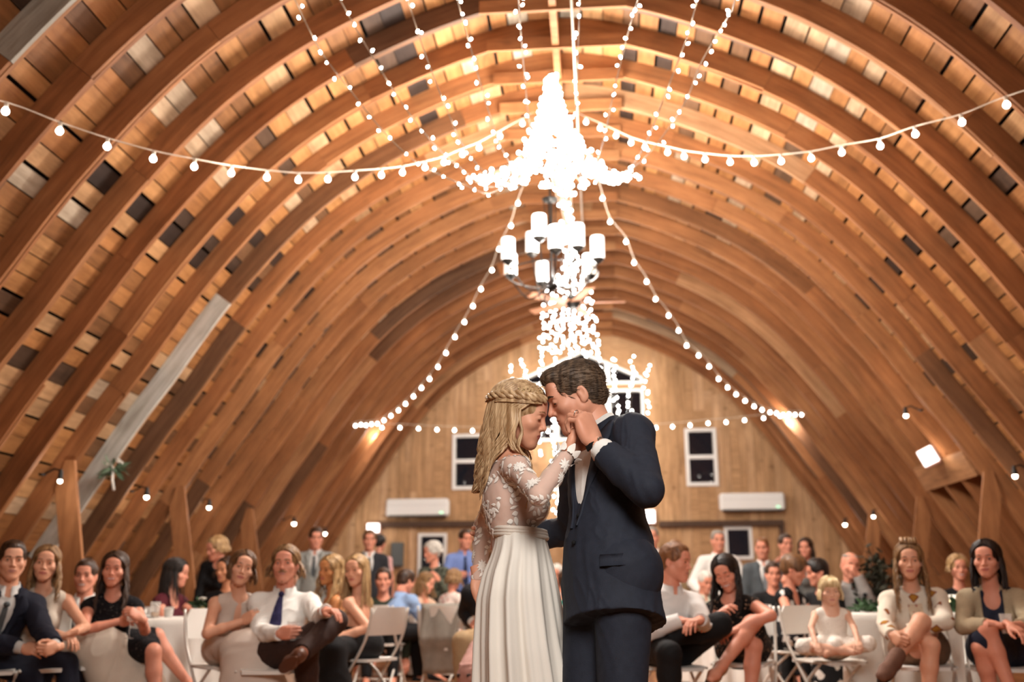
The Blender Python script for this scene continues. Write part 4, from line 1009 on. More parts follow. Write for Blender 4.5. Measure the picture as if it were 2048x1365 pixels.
    def bodice(s, mat, neck='v', straps=True, off=.007, name='bodice', wr=(.002, 30), vox=None, low=None, depth=-.20, back=-.10):
        k = s.k; sub = []
        if neck == 'v': sub = [K(s.pt(0, .10, .04), s.pt(0, .135, depth), .062*k, .014*k, k=.01), s.neckhole(-.01, .066)]
        elif neck == 'scoop': sub = [E(s.pt(0, .11, .0), V(.075, .09, .10)*k, np.stack([s.l, s.f, s.u], 1), .01), s.neckhole(-.01, .07)]
        cuts = [(s.P-s.u*.06*k, -s.u)]; add = []
        if neck == 'strapless': cuts.append((s.pt(0, .1, depth), s.u*.95-s.f*.25))
        elif neck == 'high': sub.append(s.neckhole(.0, .062))
        else: sub.append(E(s.pt(0, -.13, -.02), V(.08, .11, .5*abs(back)+.05)*k, np.stack([s.l, s.f, s.u], 1), .01))
        if straps and neck != 'strapless':
            for sd in (1, -1): sub.append(K(s.S[sd]+s.l*sd*.045*k+s.u*.02*k, s.S[sd]+s.l*sd*.03*k-s.u*.10*k, .062*k, .04*k, k=.01))
        elif neck != 'strapless':
            r0 = (.043 if s.sex == 'f' else .04)*k
            for sd in (1, -1): d = unit(s.E[sd]-s.S[sd]); add.append(K(s.S[sd]-s.l*sd*.02*k, s.S[sd]+d*.025*k, r0+off+.007, r0+off+.006, k=.03*k))
        if neck != 'strapless':
            for sd in (1, -1): add.append(K(s.pt(sd*.05, -.012, .0), s.pt(sd*.105, -.01, -.025), .046*k if s.sex == 'f' else .038*k, .046*k if s.sex == 'f' else .04*k, k=.03*k))
        return s.garment(name, mat, ['torso'], off, cuts, add, sub, wr, vox)
    def shoe(s, sd, mat, off=.010, name='shoe', sole=None, boot=0.0, low=.0, vox=None):
        an, to, kn = s.An[sd], s.To[sd], s.Kn[sd]; d = unit(an-kn); t = unit(to-an); k = s.k; n_ = unit(d-t*(d@t)+1e-6)
        heel, ball, toe = an+n_*.034*k-t*.032*k, an+t*.10*k+n_*.034*k, an+t*.17*k+n_*.040*k; base = an+n_*.034*k+t*.0
        pr = [K(heel, ball, .036*k, .037*k, k=.02), K(ball, toe, .037*k, .028*k, k=.02, flat=(np.cross(t, n_), 1.15)), K(an-d*boot*k, an+n_*.012*k, .046*k, .040*k, k=.02)]
        if boot: pr.append(K(an-n_*.0*k, an+t*.09*k+n_*.025*k, .042*k, .037*k, k=.02))
        s.B['_sh'] = pr; cuts = [(base+n_*.030*k, n_)]
        if boot == 0: cuts.append((an+n_*.006*k, -n_+t*.30))
        o = s.garment(name, mat, ['_sh'], off*.5, cuts, (), (), None, vox or .006); del s.B['_sh']
        if sole:
            mb = MB(); n = 20; P = []; sdv = np.cross(t, n_); d = n_
            for i in range(n):
                a = 2*math.pi*i/n; P.append(base+d*.028*k+t*(.068+.138*math.cos(a))*k+sdv*(.036+.006*math.cos(a))*math.sin(a)*k)
            vs = P+[p+d*.016*k for p in P]; mb.add(vs, [tuple(range(n)), tuple(range(n, 2*n))[::-1]]+[(i, i+n, (i+1) % n+n, (i+1) % n) for i in range(n)]); s.part('sole', mb, sole)
        return o
    # ---- hair
    def cap(s, g, vol=.009, face=True, ear=True, nape=-.075, front=.0):
        A = s.A; hs = s.hs; e = lambda x, y, z, r, op='+', k=.012: E(s.hp(x, y, z), V(*r)*hs, A, k, op)
        g.add(e(0, -.016, .034, (.077+vol, .097+vol, .081+vol)))
        g.add(e(0, -.045, -.015, (.066+vol*.7, .062+vol*.7, .062)))
        if face: g.add(e(0, .125+front, -.030, (.066, .080, .108), '-', .008)); g.add(e(0, .145+front, -.02, (.10, .085, .075), '-', .01))
        if ear:
            for sd in (1, -1): g.add(e(sd*.085, .012, -.045, (.03, .042, .052), '-', .008))
        g.cut(s.hp(0, -.05, nape), -A[:, 2]-A[:, 1]*.35 if not ear else -A[:, 2]-A[:, 1]*.15)
    def hgrid(s, vox, lo=(-.13, -.16, -.16), hi=(.13, .14, .20)):
        c = np.array([s.hp(x, y, z) for x in (lo[0], hi[0]) for y in (lo[1], hi[1]) for z in (lo[2], hi[2])]); return Grid(c.min(0), c.max(0), vox)
    def short_hair(s, mat, vol=.010, top=.012, vox=None, strands=0, sweep=(0.3, -1), seed=1, nape=-.075, front=0.0, thick=.0024, quiff=0.0):
        g = s.hgrid(vox or max(.0035, s.vox*.5)); A = s.A
        s.cap(g, vol, nape=nape, front=front); g.add(E(s.hp(0, .005, .082), V(.060, .080, .030+top)*s.hs, A, .02))
        if quiff: g.add(E(s.hp(0, .062, .088), V(.05, .035, .018+quiff)*s.hs, A, .02))
        g.add(E(s.hp(0, .145+front, -.02), V(.10, .085, .075)*s.hs, A, .008, '-'))
        Vt, Q = g.mesh(); Vt = smooth_mesh(Vt, Q, 1)
        L = (Vt-s.H)@A/s.hs; r = np.random.RandomState(seed)
        Vt = Vt+vnormals(Vt, Q)*(.0009*np.sin(L[:, 0]*420+4*np.sin(L[:, 1]*30)+2*np.sin(L[:, 2]*40)) + .0006*np.sin(L[:, 1]*60+L[:, 2]*90))[:, None]
        vs, qs = [Vt], [Q]
        if strands:
            rr = np.random.RandomState(seed); nm = vnormals(Vt, Q); ok = np.where(L[:, 2] > -.05)[0]; pick = rr.choice(ok, strands); n = 6; P = np.zeros((strands, n, 3))
            dirv = A@unit(V(sweep[0], sweep[1], -.25))
            for j in range(n):
                t = j/(n-1); tang = dirv[None]-nm[pick]*(nm[pick]@dirv)[:, None]; tang /= np.linalg.norm(tang, axis=1)[:, None]+1e-6
                P[:, j] = Vt[pick]+tang*(t*.026*s.hs)+nm[pick]*(.0016*math.sin(t*math.pi)-.0012*t+.0003)+rr.randn(strands, 3)*.0005
            v, q = tubes(P, np.linspace(thick, thick*.3, n), 4); vs.append(v); qs.append(q+len(Vt))
        return mesh_obj('hair', np.vstack(vs)-s.o, np.vstack(qs), mat, s.root)
    def long_hair(s, mat, length=.28, n=150, part=.0, wave=.010, wf=2.0, front=.5, vol=.010, seed=1, r=.0052, phi0=62, tail=None, sides=None, frontonly=0, capnape=-.09, push=True, curl=0.0, base=True, extra=None):
        rr = np.random.RandomState(seed); A, hs = s.A, s.hs; g = s.hgrid(max(.004, s.vox*.5)); s.cap(g, vol-.002, ear=False, nape=capnape)
        Vt, Q = g.mesh(); vs, qs = ([Vt], [Q]) if base else ([], []); nb = len(Vt) if base else 0
        phi = np.radians(rr.uniform(phi0, 360-phi0, n)); lay = rr.rand(n); m1, m2 = 8, 16; P = np.zeros((n, m1+m2, 3))
        cx = np.array((0, -.016, .034)); rad = np.array((.080+vol, .100+vol, .084+vol))
        sx = np.where(np.sin(phi) > 0, 1, -1)
        pf = np.clip((np.abs(np.where(phi > math.pi, 2*math.pi-phi, phi))-R(phi0))/(math.pi-R(phi0)), 0, 1)
        d0 = np.stack([np.full(n, part*10)+sx*(.05+.12*rr.rand(n)), 1.05*np.cos(pf*math.pi*.8)+rr.randn(n)*.06, np.full(n, 1.0)], 1); d0 /= np.linalg.norm(d0, axis=1)[:, None]
        d1 = np.stack([np.sin(phi), np.cos(phi), np.full(n, -.22)], 1); d1 /= np.linalg.norm(d1, axis=1)[:, None]
        om = np.arccos(np.clip((d0*d1).sum(1), -1, 1)); scl = (.99+.05*lay)
        for j in range(m1):
            t = j/(m1-1); d = (np.sin((1-t)*om)[:, None]*d0+np.sin(t*om)[:, None]*d1)/np.sin(om)[:, None]
            loc = cx+d*rad*scl[:, None]; P[:, j] = s.H+(loc*hs)@A.T
        cf = np.cos(phi); isf = np.clip((cf+.15)/.5, 0, 1); hz = lambda v: unit(V(v[0], v[1], 0)); ff, rt = hz(A[:, 1]), hz(A[:, 0])
        Ls = length*(.82+.3*rr.rand(n))
        outd = np.stack([np.sin(phi)]*3, 1)*rt[None]+np.stack([np.cos(phi)]*3, 1)*ff[None]
        clump = np.floor(phi/.22); ph = clump*2.4+rr.rand(n)*.7
        p0 = P[:, m1-1]
        for j in range(m2):
            t = (j+1)/m2; dn = Ls*t
            q = p0-np.array((0, 0, 1.0))[None]*dn[:, None]+outd*(.012*math.sin(t*2.2)+curl*t)+ff[None]*(isf*front*.09*t)[:, None]-ff[None]*((1-isf)*.01*t)[:, None]
            if tail is not None:
                wt = (tail[1]*t**1.2*(1-isf))[:, None]; q = q*(1-wt)+(tail[0][None]+V(0, 0, 1)[None]*(tail[2]*(1-t))+outd*(.014*(1-.4*t)+.02*lay[:, None]))*wt
            w_ = wave*min(1, t*2.5)*np.sin(t*wf*2*math.pi*(length/.25)+ph); q = q+np.cross(outd, [0, 0, 1.0])*w_[:, None]+outd*(wave*.7*min(1, t*2.5)*np.cos(t*wf*2*math.pi*(length/.25)+ph))[:, None]
            P[:, m1+j] = q
        if push:
            F = s.bg
            dirs = np.where(isf[:, None] > .4, s.f[None]*.8+outd*.3, -s.f[None]*.9+outd*.2); dirs /= np.linalg.norm(dirs, axis=1)[:, None]
            for it in range(26):
                ii = np.round((P-F.lo)/F.h).astype(int); inb = ((ii >= 0) & (ii < F.n)).all(-1); ic = np.clip(ii, 0, F.n-1)
                val = np.where(inb, F.F[ic[..., 0], ic[..., 1], ic[..., 2]], 1); ins = (val < .010)
                ins[:, :m1] = False
                if not ins.any(): break
                P += np.where(ins[..., None], dirs[:, None]*.009, 0)
            P[:, m1:-1] = (P[:, m1-1:-2]+2*P[:, m1:-1]+P[:, m1+1:])/4
        rad_ = np.concatenate([np.linspace(r*.8, r, m1), np.linspace(r*1.15, r*.35, m2)]); rad_ = rad_[None]*(.7+.6*rr.rand(n))[:, None]
        if frontonly: P = P[isf > .4]; rad_ = rad_[isf > .4]
        v, q = tubes(P, rad_, 5); vs.append(v); qs.append(q+nb)
        if extra is not None:
            v, q = tubes(*extra); qs.append(q+sum(len(x) for x in vs)); vs.append(v)
        return mesh_obj('hair', np.vstack(vs)-s.o, np.vstack(qs), mat, s.root)
def hair_mat(c1, c2=None, rough=.45):
    nm = 'hair_'+c1+(c2 or '')
    if nm in MATS: return MATS[nm]
    m, t, b = nt(nm); N, L = t.nodes, t.links; b.inputs['Roughness'].default_value = rough; b.inputs['Specular IOR Level'].default_value = .4
    tc = N.new('ShaderNodeTexCoord'); mp = N.new('ShaderNodeMapping'); mp.inputs['Scale'].default_value = (60, 60, 5); L.new(tc.outputs['Object'], mp.inputs['Vector'])
    n = N.new('ShaderNodeTexNoise'); n.inputs['Scale'].default_value = 1; n.inputs['Detail'].default_value = 3; L.new(mp.outputs['Vector'], n.inputs['Vector'])
    r = N.new('ShaderNodeValToRGB'); r.color_ramp.elements[0].position = .35; r.color_ramp.elements[1].position = .68; r.color_ramp.elements[0].color = srgb(c1); r.color_ramp.elements[1].color = srgb(c2 or c1)
    L.new(n.outputs['Fac'], r.inputs['Fac']); L.new(r.outputs['Color'], b.inputs['Base Color']); return m
def cloth(name, col, rough=.8, noise=.08, nscale=14, bump=.25, bscale=260):
    return plain(name, col, rough, 0, .25, noise, nscale, bump, bscale)
# ------------------------------------------------------------------ the couple
from mathutils.bvhtree import BVHTree
M_navy = cloth('navy_wool', '242833', .75, .12, 40, .3, 400); M_shirtw = cloth('white_cotton', 'e6e3dd', .8, .03); M_black = cloth('black_cloth', '121214', .8)
M_gold = plain('silver', 'c9c4bb', .25, .9); M_lace = cloth('lace_white', 'efe9e0', .85, .03, 40)
M_ivory = cloth('ivory_chiffon', 'e3ddd2', .75, .02, 6, .1)
def tulle():
    m, t, b = nt('tulle'); b.inputs['Base Color'].default_value = srgb('eee0d4'); b.inputs['Roughness'].default_value = .8; b.inputs['Alpha'].default_value = .44; b.inputs['Specular IOR Level'].default_value = .1; return m
M_tulle = tulle()
def bvh_of(o):
    me = o.data; return BVHTree.FromPolygons([v.co.copy() for v in me.vertices], [tuple(p.vertices) for p in me.polygons])
def leaf_on(mb, bv, c, n, d, L, wd, lift=.003):
    n = Vector(n).normalized(); d = (Vector(d)-n*Vector(d).dot(n)).normalized(); x = d.cross(n); vs = []
    for i in range(6):
        t = i/5; w_ = wd*math.sin(math.pi*(.06+.9*t)**.8)
        for j in (-1, 0, 1):
            p = Vector(c)+d*(L*t)+x*(w_*j); q = bv.find_nearest(p)
            if q[0] is None: vs.append(p); continue
            vs.append(q[0]+q[1]*(lift+(.0015 if j == 0 else 0)))
    mb.add([tuple(v) for v in vs], [(3*i+j, 3*i+j+1, 3*i+4+j, 3*i+3+j) for i in range(5) for j in (0, 1)])
def couple():
    g = Person('groom in navy suit bowing his head to the bride and holding her hand', 'm', 1.0, 3.55, (1152, 791), -84, 21, 4, ty=-56, neck=(1209, 882, .02), pel=(1215, 1152, -1),
        la=(1292, 980, -1, 1188, 886, 1), ra=(1142, 1062, 1, 1018, 1083, 1), ll=('lo', (.02, .06, -1), (0, -.03, -1)), rl=('lo', (.0, .10, -1), (0, -.03, -1)), build=.89, wide=.95, tone='d3987d', brow='35261b', eyes='down', vox=.0055, hvox=.0022, hs=1.04, sit=False,
        lh={'pose': 'clasp', 'dir': cvec(-.36, .93, .02), 'palm': cvec(-.72, -.2, -.65), 'sc': 1.1}, rh={'pose': 'drape', 'dir': cvec(-.95, .1, .15), 'palm': cvec(.1, .0, 1)}, handvox=.003, legs=True)
    g.shirt(M_shirtw, off=.012, vox=.006, cuff=.028)
    g.jacket(M_navy, off=.020, v=-.36, vw=.095, vox=.0055, wr=(.0045, 19), cuff=.070)
    g.trousers(M_navy, off=.022, vox=.008)
    for sd in (1, -1): g.shoe(sd, cloth('brown_leather', '3d2417', .4), sole=M_black)
    g.short_hair(hair_mat('3b2c20', '6a5440', .65), vol=.004, top=.009, vox=.003, strands=1500, sweep=(.1, -1), quiff=.006, nape=-.068, thick=.0012)
    # pocket flap, watch, ring
    mb = MB(); gr = g.grids['jacket']; vs = []
    for i in range(7):
        for j in range(3):
            p = at(1190+(1278-1190)*i/6, 1093+26*j/2-i*.6, 3.0); q = gr.march(p, V(.05, 1, -.05), 1.2)
            vs.append((q if q is not None else p)-V(0, .013+(.003 if j == 2 else 0), 0))
    n = len(vs); fs = [(3*i+j, 3*i+j+1, 3*i+4+j, 3*i+3+j) for i in range(6) for j in (0, 1)]; vs += [v+V(0, .016, 0) for v in vs]; fs += [tuple(n+q for q in f[::-1]) for f in fs]
    for i in range(6): fs += [(3*i+2, 3*i+5, 3*i+5+n, 3*i+2+n), (3*i, 3*i+n, 3*i+3+n, 3*i+3)]
    mb.add(vs, fs); g.part('pocket_flap', mb, M_navy, True)
    M, o, ks = g.hm[1]; ring = lambda c, r1, r2, y: [o+M@np.array((r1*math.cos(a)+c[0], y, r2*math.sin(a)+c[2])) for a in np.linspace(0, 2*math.pi, 24, endpoint=False)]
    mb = MB()
    for dy in (-.008, -.003, .002, .007): mb.tube(ring((0, 0, 0), .0315, .0275, -.004+dy), .0035, 6, closed=True)
    g.part('watch_strap', mb, M_black, True)
    mb = MB(); Mw = Matrix([[*M[:, 0], 0], [*M[:, 1], 0], [*M[:, 2], 0], [0, 0, 0, 1]]).transposed(); Mw = Matrix.Translation(o) @ Mw
    mb.lathe([(0, 0), (.017, 0), (.019, .004), (.017, .008), (0, .008)], 20, (0, 0, 0), M=Mw @ Matrix.Translation((0, -.004, .026))); g.part('watch', mb, M_gold, False, 40)
    p = g.hand_pt(1, -.0105, .108, -.012); ax = unit(M@V(-.03, .6, -.8)); u = unit(np.cross(ax, M[:, 0])); v = np.cross(ax, u)
    mb = MB(); mb.tube([p+.0112*(u*math.cos(a)+v*math.sin(a)) for a in np.linspace(0, 2*math.pi, 18, endpoint=False)], .0018, 6, closed=True); g.part('wedding_ring', mb, M_gold, True)
    for z in (-.32, -.42):
        mb = MB(); q = g.surf('jacket', .012, z); mb.ball(q+g.f*.003, .008, 10, 6); g.part('jacket_button', mb, M_black, True)
    # ------------------------------------------------ bride
    b = Person('bride in white lace bodice and flowing skirt leaning her forehead on the groom', 'f', 1.0, 3.57, (1040, 829), 83, 16, -4, ty=106, neck=(1014, 925, .02), build=.82, pel=(1034, 1176, 0, 0),
        ra=(1078, 992, -1, 1138, 905, 1), la=(966, 1052, 1, 958, 1158, -1), ll=('lo', (-.05, .0, -1), (-.06, 0, -1)), rl=('lo', (-.05, .0, -1), (-.06, 0, -1)), tone='d59b7e', brow='8a6442', eyes='down', vox=.0055, hvox=.0022, hs=.97, sit=False, wide=.92,
        rh={'pose': 'clasp', 'dir': cvec(.35, .93, -.1), 'palm': cvec(.85, -.3, .3)}, lh={'pose': 'relax', 'dir': cvec(.25, -.95, .2)}, handvox=.003)
    bo = b.garment('lace_bodice', M_tulle, ['torso', 'aL', 'aR'], .005, [(b.pt(0, 0, -.012), b.u*.9+b.f*.1)], (), [K(b.W[sd]+unit(b.W[sd]-b.E[sd])*.075, b.W[sd]+unit(b.W[sd]-b.E[sd])*.2, .06, .08, k=.003) for sd in (1, -1)], (.0015, 40), .006)
    bv = bvh_of(bo); rnd = random.Random(4); mb = MB(); vsn = bo.data.vertices; cnt = 0
    cand = [(v.co.copy(), v.normal.copy()) for v in vsn]
    spots = []
    for tries in range(4000):
        c, n = rnd.choice(cand)
        if len(spots) >= 170: break
        if all((c-s_).length > .038 for s_, _ in spots): spots.append((c, n))
    for c, n in spots:
        kind = rnd.random(); tx = n.orthogonal().normalized(); ty = n.cross(tx)
        if kind < .25:                     # daisy
            m_ = rnd.choice((9, 11, 13)); rr = rnd.uniform(.018, .030)
            for i in range(m_):
                a = 2*math.pi*i/m_; d = tx*math.cos(a)+ty*math.sin(a); leaf_on(mb, bv, c+d*.004, n, d, rr, rr*.2, .0015)
            for i in range(7):
                a = 2*math.pi*i/7; d = tx*math.cos(a)+ty*math.sin(a); leaf_on(mb, bv, c, n, d, rr*.45, rr*.17, .003)
        else:                              # sprig
            a0 = rnd.uniform(0, 6.28); d0 = tx*math.cos(a0)+ty*math.sin(a0); e0 = n.cross(d0)
            for i in range(rnd.choice((3, 4, 5))):
                c2 = c+d0*(.016*i-.02); sgn = 1 if i % 2 else -1; leaf_on(mb, bv, c2, n, d0*.75+e0*sgn*.7, rnd.uniform(.020, .032), rnd.uniform(.005, .009), .0015)
            leaf_on(mb, bv, c+d0*.03, n, d0, .028, .007, .0015)
    mb.build('lace_flowers', M_lace, b.root, True)
    # ruffled cuff petals at the raised wrist
    mb = MB(); d = unit(b.W[-1]-b.E[-1]); u_ = unit(np.cross(d, V(0, 0, 1))); v_ = np.cross(d, u_)
    for i in range(9):
        a = i*2*math.pi/9+rnd.uniform(-.15, .15); rdir = u_*math.cos(a)+v_*math.sin(a); c = b.W[-1]-d*.035+rdir*.034; L = rnd.uniform(.03, .045); sx = np.cross(rdir, d)
        vs = []
        for t in np.linspace(0, 1, 5):
            w_ = .013*math.sin(math.pi*(.2+.72*t)); p = c+d*L*t*.8+rdir*(.016*t*t)
            vs += [p-sx*w_, p+rdir*.003, p+sx*w_]
        mb.add(vs, [(3*q+j, 3*q+j+1, 3*q+4+j, 3*q+3+j) for q in range(4) for j in (0, 1)])
    b.part('cuff_petals', mb, M_lace, True)
    # skirt: pleats opening towards the floor
    SK = [(1064, 992, 1089), (1085, 990, 1094), (1110, 984, 1100), (1150, 968, 1109), (1200, 957, 1118), (1280, 953, 1131), (1365, 951, 1148), (1480, 944, 1160), (1600, 932, 1168), (1662, 925, 1172)]
    mb = MB(); na = 180; vs = []; nr_ = 0; ys = np.linspace(1064, 1662, 46)
    for iy, y in enumerate(ys):
        x0 = np.interp(y, [q[0] for q in SK], [q[1] for q in SK]); x1 = np.interp(y, [q[0] for q in SK], [q[2] for q in SK])
        p, q = at(x0, y, 3.575), at(x1, y, 3.575); c = (p+q)/2; rx = (q[0]-p[0])/2; t = iy/45; ry = max(rx, float(np.interp(y, [1064, 1110, 1180, 1300], [.134, .175, .215, .23])))
        for k in range(na):
            a = 2*math.pi*k/na
            fold = (math.sin(a*11+.8*math.sin(a*3)+t*1.2)*.55+math.sin(a*19+1.7*math.sin(a*2)+2)*.30+math.sin(a*31+a)*.15)*(.004+.030*t**.8)*min(1, t*6+.15)
            r_ = 1+fold/rx*.9
            vs.append((c[0]+rx*r_*math.cos(a), c[1]+ry*r_*math.sin(a), max(c[2], .004)))
    R_ = len(ys); fs = [(i*na+k, i*na+(k+1) % na, (i+1)*na+(k+1) % na, (i+1)*na+k) for i in range(R_-1) for k in range(na)]
    mb.add(vs, [f[::-1] for f in fs]); sk = b.part('skirt', mb, M_ivory, True); sm = sk.modifiers.new('s', 'SOLIDIFY'); sm.thickness = .004; sm.offset = -1
    mb = MB()
    for yy, rr in ((1061, .0045), (1067, .0045), (1073, .0045)):
        x0 = np.interp(yy+4, [q[0] for q in SK], [q[1] for q in SK]); x1 = np.interp(yy+4, [q[0] for q in SK], [q[2] for q in SK]); p, q = at(x0-.5, yy-2, 3.575), at(x1+.5, yy+4, 3.575); c = (p+q)/2; rx = (q[0]-p[0])/2
        mb.tube([(c[0]+(rx+.002)*math.cos(a), c[1]+(.134)*math.sin(a), c[2]+(q[2]-p[2])/2*math.cos(a)) for a in np.linspace(0, 2*math.pi, 48, endpoint=False)], .0085, 8, closed=True)
    b.part('sash', mb, cloth('sash_satin', 'ddd3c6', .5, .02), True)
    # hair: waves down the back, rolled braid and beaded comb
    hm = hair_mat('8d6a46', 'd3b48c', .4)
    b.long_hair(hm, .33, 330, part=.01, wave=.016, wf=2.4, front=.10, vol=.010, seed=3, r=.0044, phi0=72, curl=.01, tail=(at(962, 985, 3.66), .93, .24))
    def on_head(az, z, lift): # azimuth from the face, on the near side (her right)
        a = R(az); rad = np.array((.095, .115, .099)); zz = z/rad[2]; cr = math.sqrt(max(.05, 1-zz*zz)); return b.hp(math.sin(a)*rad[0]*cr*(1+lift), -.016+math.cos(a)*rad[1]*cr*(1+lift), .034+z)
    mb = MB()
    for st in range(3):
        path = []
        for i in range(46):
            t = i/45; az = 18+150*t; z = .040-.052*t+.012*math.sin(t*3); ph = t*22+st*2.09
            path.append(on_head(az, z+.010*math.sin(ph), .05+.05*math.cos(ph)))
        mb.tube(path, [.009*(.5+.5*math.sin(math.pi*min(1, .1+i/45*.95))) for i in range(46)], 8)
    for st in range(9):
        path = [on_head(20+95*t+st*1.5, .064-.009*st*.6-.035*t, .045+.012*math.sin(st*5+t*9)) for t in np.linspace(0, 1, 18)]; mb.tube(path, .0034, 6)
    b.part('rolled_braid', mb, hm, True)
    mb = MB()
    for i in range(34):
        t = rnd.random(); p = on_head(28+60*t, .068-.022*t+rnd.uniform(-.009, .009), .12+.03*rnd.random()); mb.ball(p, rnd.uniform(.0018, .0034), 7, 5)
    b.part('beaded_comb', mb, plain('comb_gold', 'd8c193', .25, .7), True)
    return g, b
GROOM, BRIDE = couple()
# ------------------------------------------------------------------ the seated guests in front
def pat_voronoi(name, c1, c2, scale, lo, hi, metric='EUCLIDEAN', rough=.85, c3=None, feature='F1', out='Distance', noise=0.0):
    m, t, b = nt(name); N, L = t.nodes, t.links; b.inputs['Roughness'].default_value = rough; b.inputs['Specular IOR Level'].default_value = .2
    tc = N.new('ShaderNodeTexCoord'); v = N.new('ShaderNodeTexVoronoi'); v.inputs['Scale'].default_value = scale; v.distance = metric; v.feature = feature
    src = tc.outputs['Object']
    if noise:
        n = N.new('ShaderNodeTexNoise'); n.inputs['Scale'].default_value = scale*.8; L.new(src, n.inputs['Vector']); mx = N.new('ShaderNodeMix'); mx.data_type = 'VECTOR'; mx.inputs[0].default_value = noise
        L.new(src, mx.inputs[4]); L.new(n.outputs['Color'], mx.inputs[5]); src = mx.outputs[1]
    L.new(src, v.inputs['Vector'])
    r = N.new('ShaderNodeValToRGB'); r.color_ramp.elements[0].position = lo; r.color_ramp.elements[1].position = hi; r.color_ramp.elements[0].color = srgb(c1); r.color_ramp.elements[1].color = srgb(c2)
    if c3: e = r.color_ramp.elements.new((lo+hi)/2*.6); e.color = srgb(c3)
    L.new(v.outputs[out], r.inputs['Fac']); L.new(r.outputs['Color'], b.inputs['Base Color']); return m
M_blacklace = pat_voronoi('black_lace', 'b08a6e', '15110f', 42, .12, .26, noise=.05)
M_darklace = pat_voronoi('dark_sequin_lace', '8b8378', '131115', 60, .08, .2, noise=.05)
M_bwfloral = pat_voronoi('floral_black_white', 'd9d6d0', '17171a', 15, .32, .40, noise=.12)
M_sweater = pat_voronoi('patterned_knit', '7a3a2c', 'd9cfbe', 9.5, .40, .43, 'MANHATTAN', .9, 'a6752f')
M_panel = pat_voronoi('knit_panel', '3a2620', 'c9b59c', 34, .34, .40, 'MANHATTAN', .9, 'b8605a')
M_check = cloth('white_check', 'd9d6d2', .85, .03); M_cream = cloth('cream_satin', 'ccbfae', .55, .04, 8, .2); M_blush = cloth('blush_chiffon', 'cdbdb0', .75, .04, 8, .2)
M_brownt = cloth('brown_trouser', '34221c', .8, .15, 60); M_tiepurple = pat_voronoi('navy_dot_tie', '4a4470', '2a2749', 90, .2, .3); M_khaki = cloth('khaki', 'a48a68', .8)
M_beige = cloth('beige_knit', 'a8977c', .9, .05, 60, .4, 300); M_navyd = cloth('navy_dress', '161b2e', .7); M_tan = plain('tan_leather', '8d5f3c', .5); M_brownl = plain('brown_shoe', '5a3422', .45); M_burg = cloth('burgundy', '4d1520', .8)
M_gtie = cloth('grey_tie', '4c5052', .6); M_lacew = pat_voronoi('white_eyelet', 'cfc4b8', 'ebe4da', 70, .15, .3)
M_sole = plain('dark_sole', '2a1a12', .7)
H_dbrown, H_brown, H_black, H_blond, H_dblond, H_white, H_grey, H_red, H_lblond = hair_mat('2a1b12', '4a3221'), hair_mat('4b3320', '7a5636'), hair_mat('0d0a09', '2a201b'), hair_mat('8a6740', 'c9a878'), hair_mat('6b4d31', 'a07c52'), hair_mat('b9b3a8', 'e3ded4'), hair_mat('6d655c', 'a39a8e'), hair_mat('6a4126', '93643c'), hair_mat('c4a878', 'ead6ac')
FV = dict(vox=.0085, hvox=.0030, handvox=.004)
P1 = Person('man in navy suit and grey tie leaning forward with clasped hands, at the left edge', 'm', D=6.65, head=(24, 1121), hy=36, hp=2, ty=38, pel=('seat', -0.08, 0.8), la=(86, 1268, -1, 112, 1296, -1), ra=(-28, 1284, -1, 48, 1297, -1),
    ll=(150, 1330, -1, 152, 1480, 1), rl=(70, 1352, -1, 80, 1500, 1), lh={'pose': 'clasp', 'dir': cvec(-.2, -.1, .8), 'palm': cvec(-1, .1, .2)}, rh={'pose': 'drape', 'dir': cvec(.95, -.05, .2), 'palm': cvec(.1, -.5, -.8)}, tone='fair', hs=1.05, **FV)
P1.shirt(cloth('pale_shirt', 'c9c7c3'), off=.010); P1.tie(M_gtie, z1=-.38, w=.03); P1.jacket(cloth('dark_navy_suit', '171a28', .8, .1), v=-.34, vw=.08); P1.trousers(cloth('dark_navy_suit', '171a28')); P1.short_hair(H_dbrown, vol=.006, top=.014, strands=500, sweep=(.4, -1), seed=2, thick=.0016)
for sd in (1, -1): P1.shoe(sd, M_black, sole=M_sole)
P2 = Person('woman with wavy blond hair in cream V neck gown beside the man in navy suit', 'f', D=6.9, head=(92, 1127), hy=24, hp=2, hr=4, ty=32, pel=('seat', 0.0, 0.6), la=(170, 1256, -1, 140, 1268, -1), ra=(70, 1258, -1, 128, 1272, -1),
    ll=(228, 1276, -1, 300, 1400, -1), rl=(205, 1298, -1, 250, 1420, 1), lh={'pose': 'drape', 'dir': cvec(-.8, -.2, .3), 'palm': V(0, 0, -1)}, rh={'pose': 'drape', 'dir': cvec(.7, -.2, .3), 'palm': V(0, 0, -1)}, tone='fair', smile=.3, hs=1.0, **FV)
P2.bodice(M_cream, 'v', straps=True, depth=-.27, off=.010); P2.skirt(M_cream, 'floor', off=.01, flare=.15, wide=.08, wr=(.008, 14), mid=False); P2.long_hair(H_dblond, .25, 190, part=-.02, wave=.016, wf=2.2, front=.5, seed=5, vol=.008)
P4 = Person('woman with long dark hair in black lace dress holding a stemmed glass with both hands', 'f', D=7.15, head=(229, 1139), hy=16, hp=2, hr=2, ty=22, pel=('seat', 0, 0.5), la=(290, 1262, -1, 281, 1236, -1), ra=(166, 1262, -1, 242, 1243, -1),
    ll=(306, 1304, -1, 318, 1430, 1), rl=(318, 1272, -1, 392, 1390, 1), lh={'pose': 'grip', 'dir': cvec(-.5, .4, .4), 'palm': cvec(-1, -.2, -.2)}, rh={'pose': 'grip', 'dir': cvec(.95, .1, .2), 'palm': cvec(.3, -.2, -1)}, tone='pink', smile=.9, brow='2a1c14', hs=1.0, **FV)
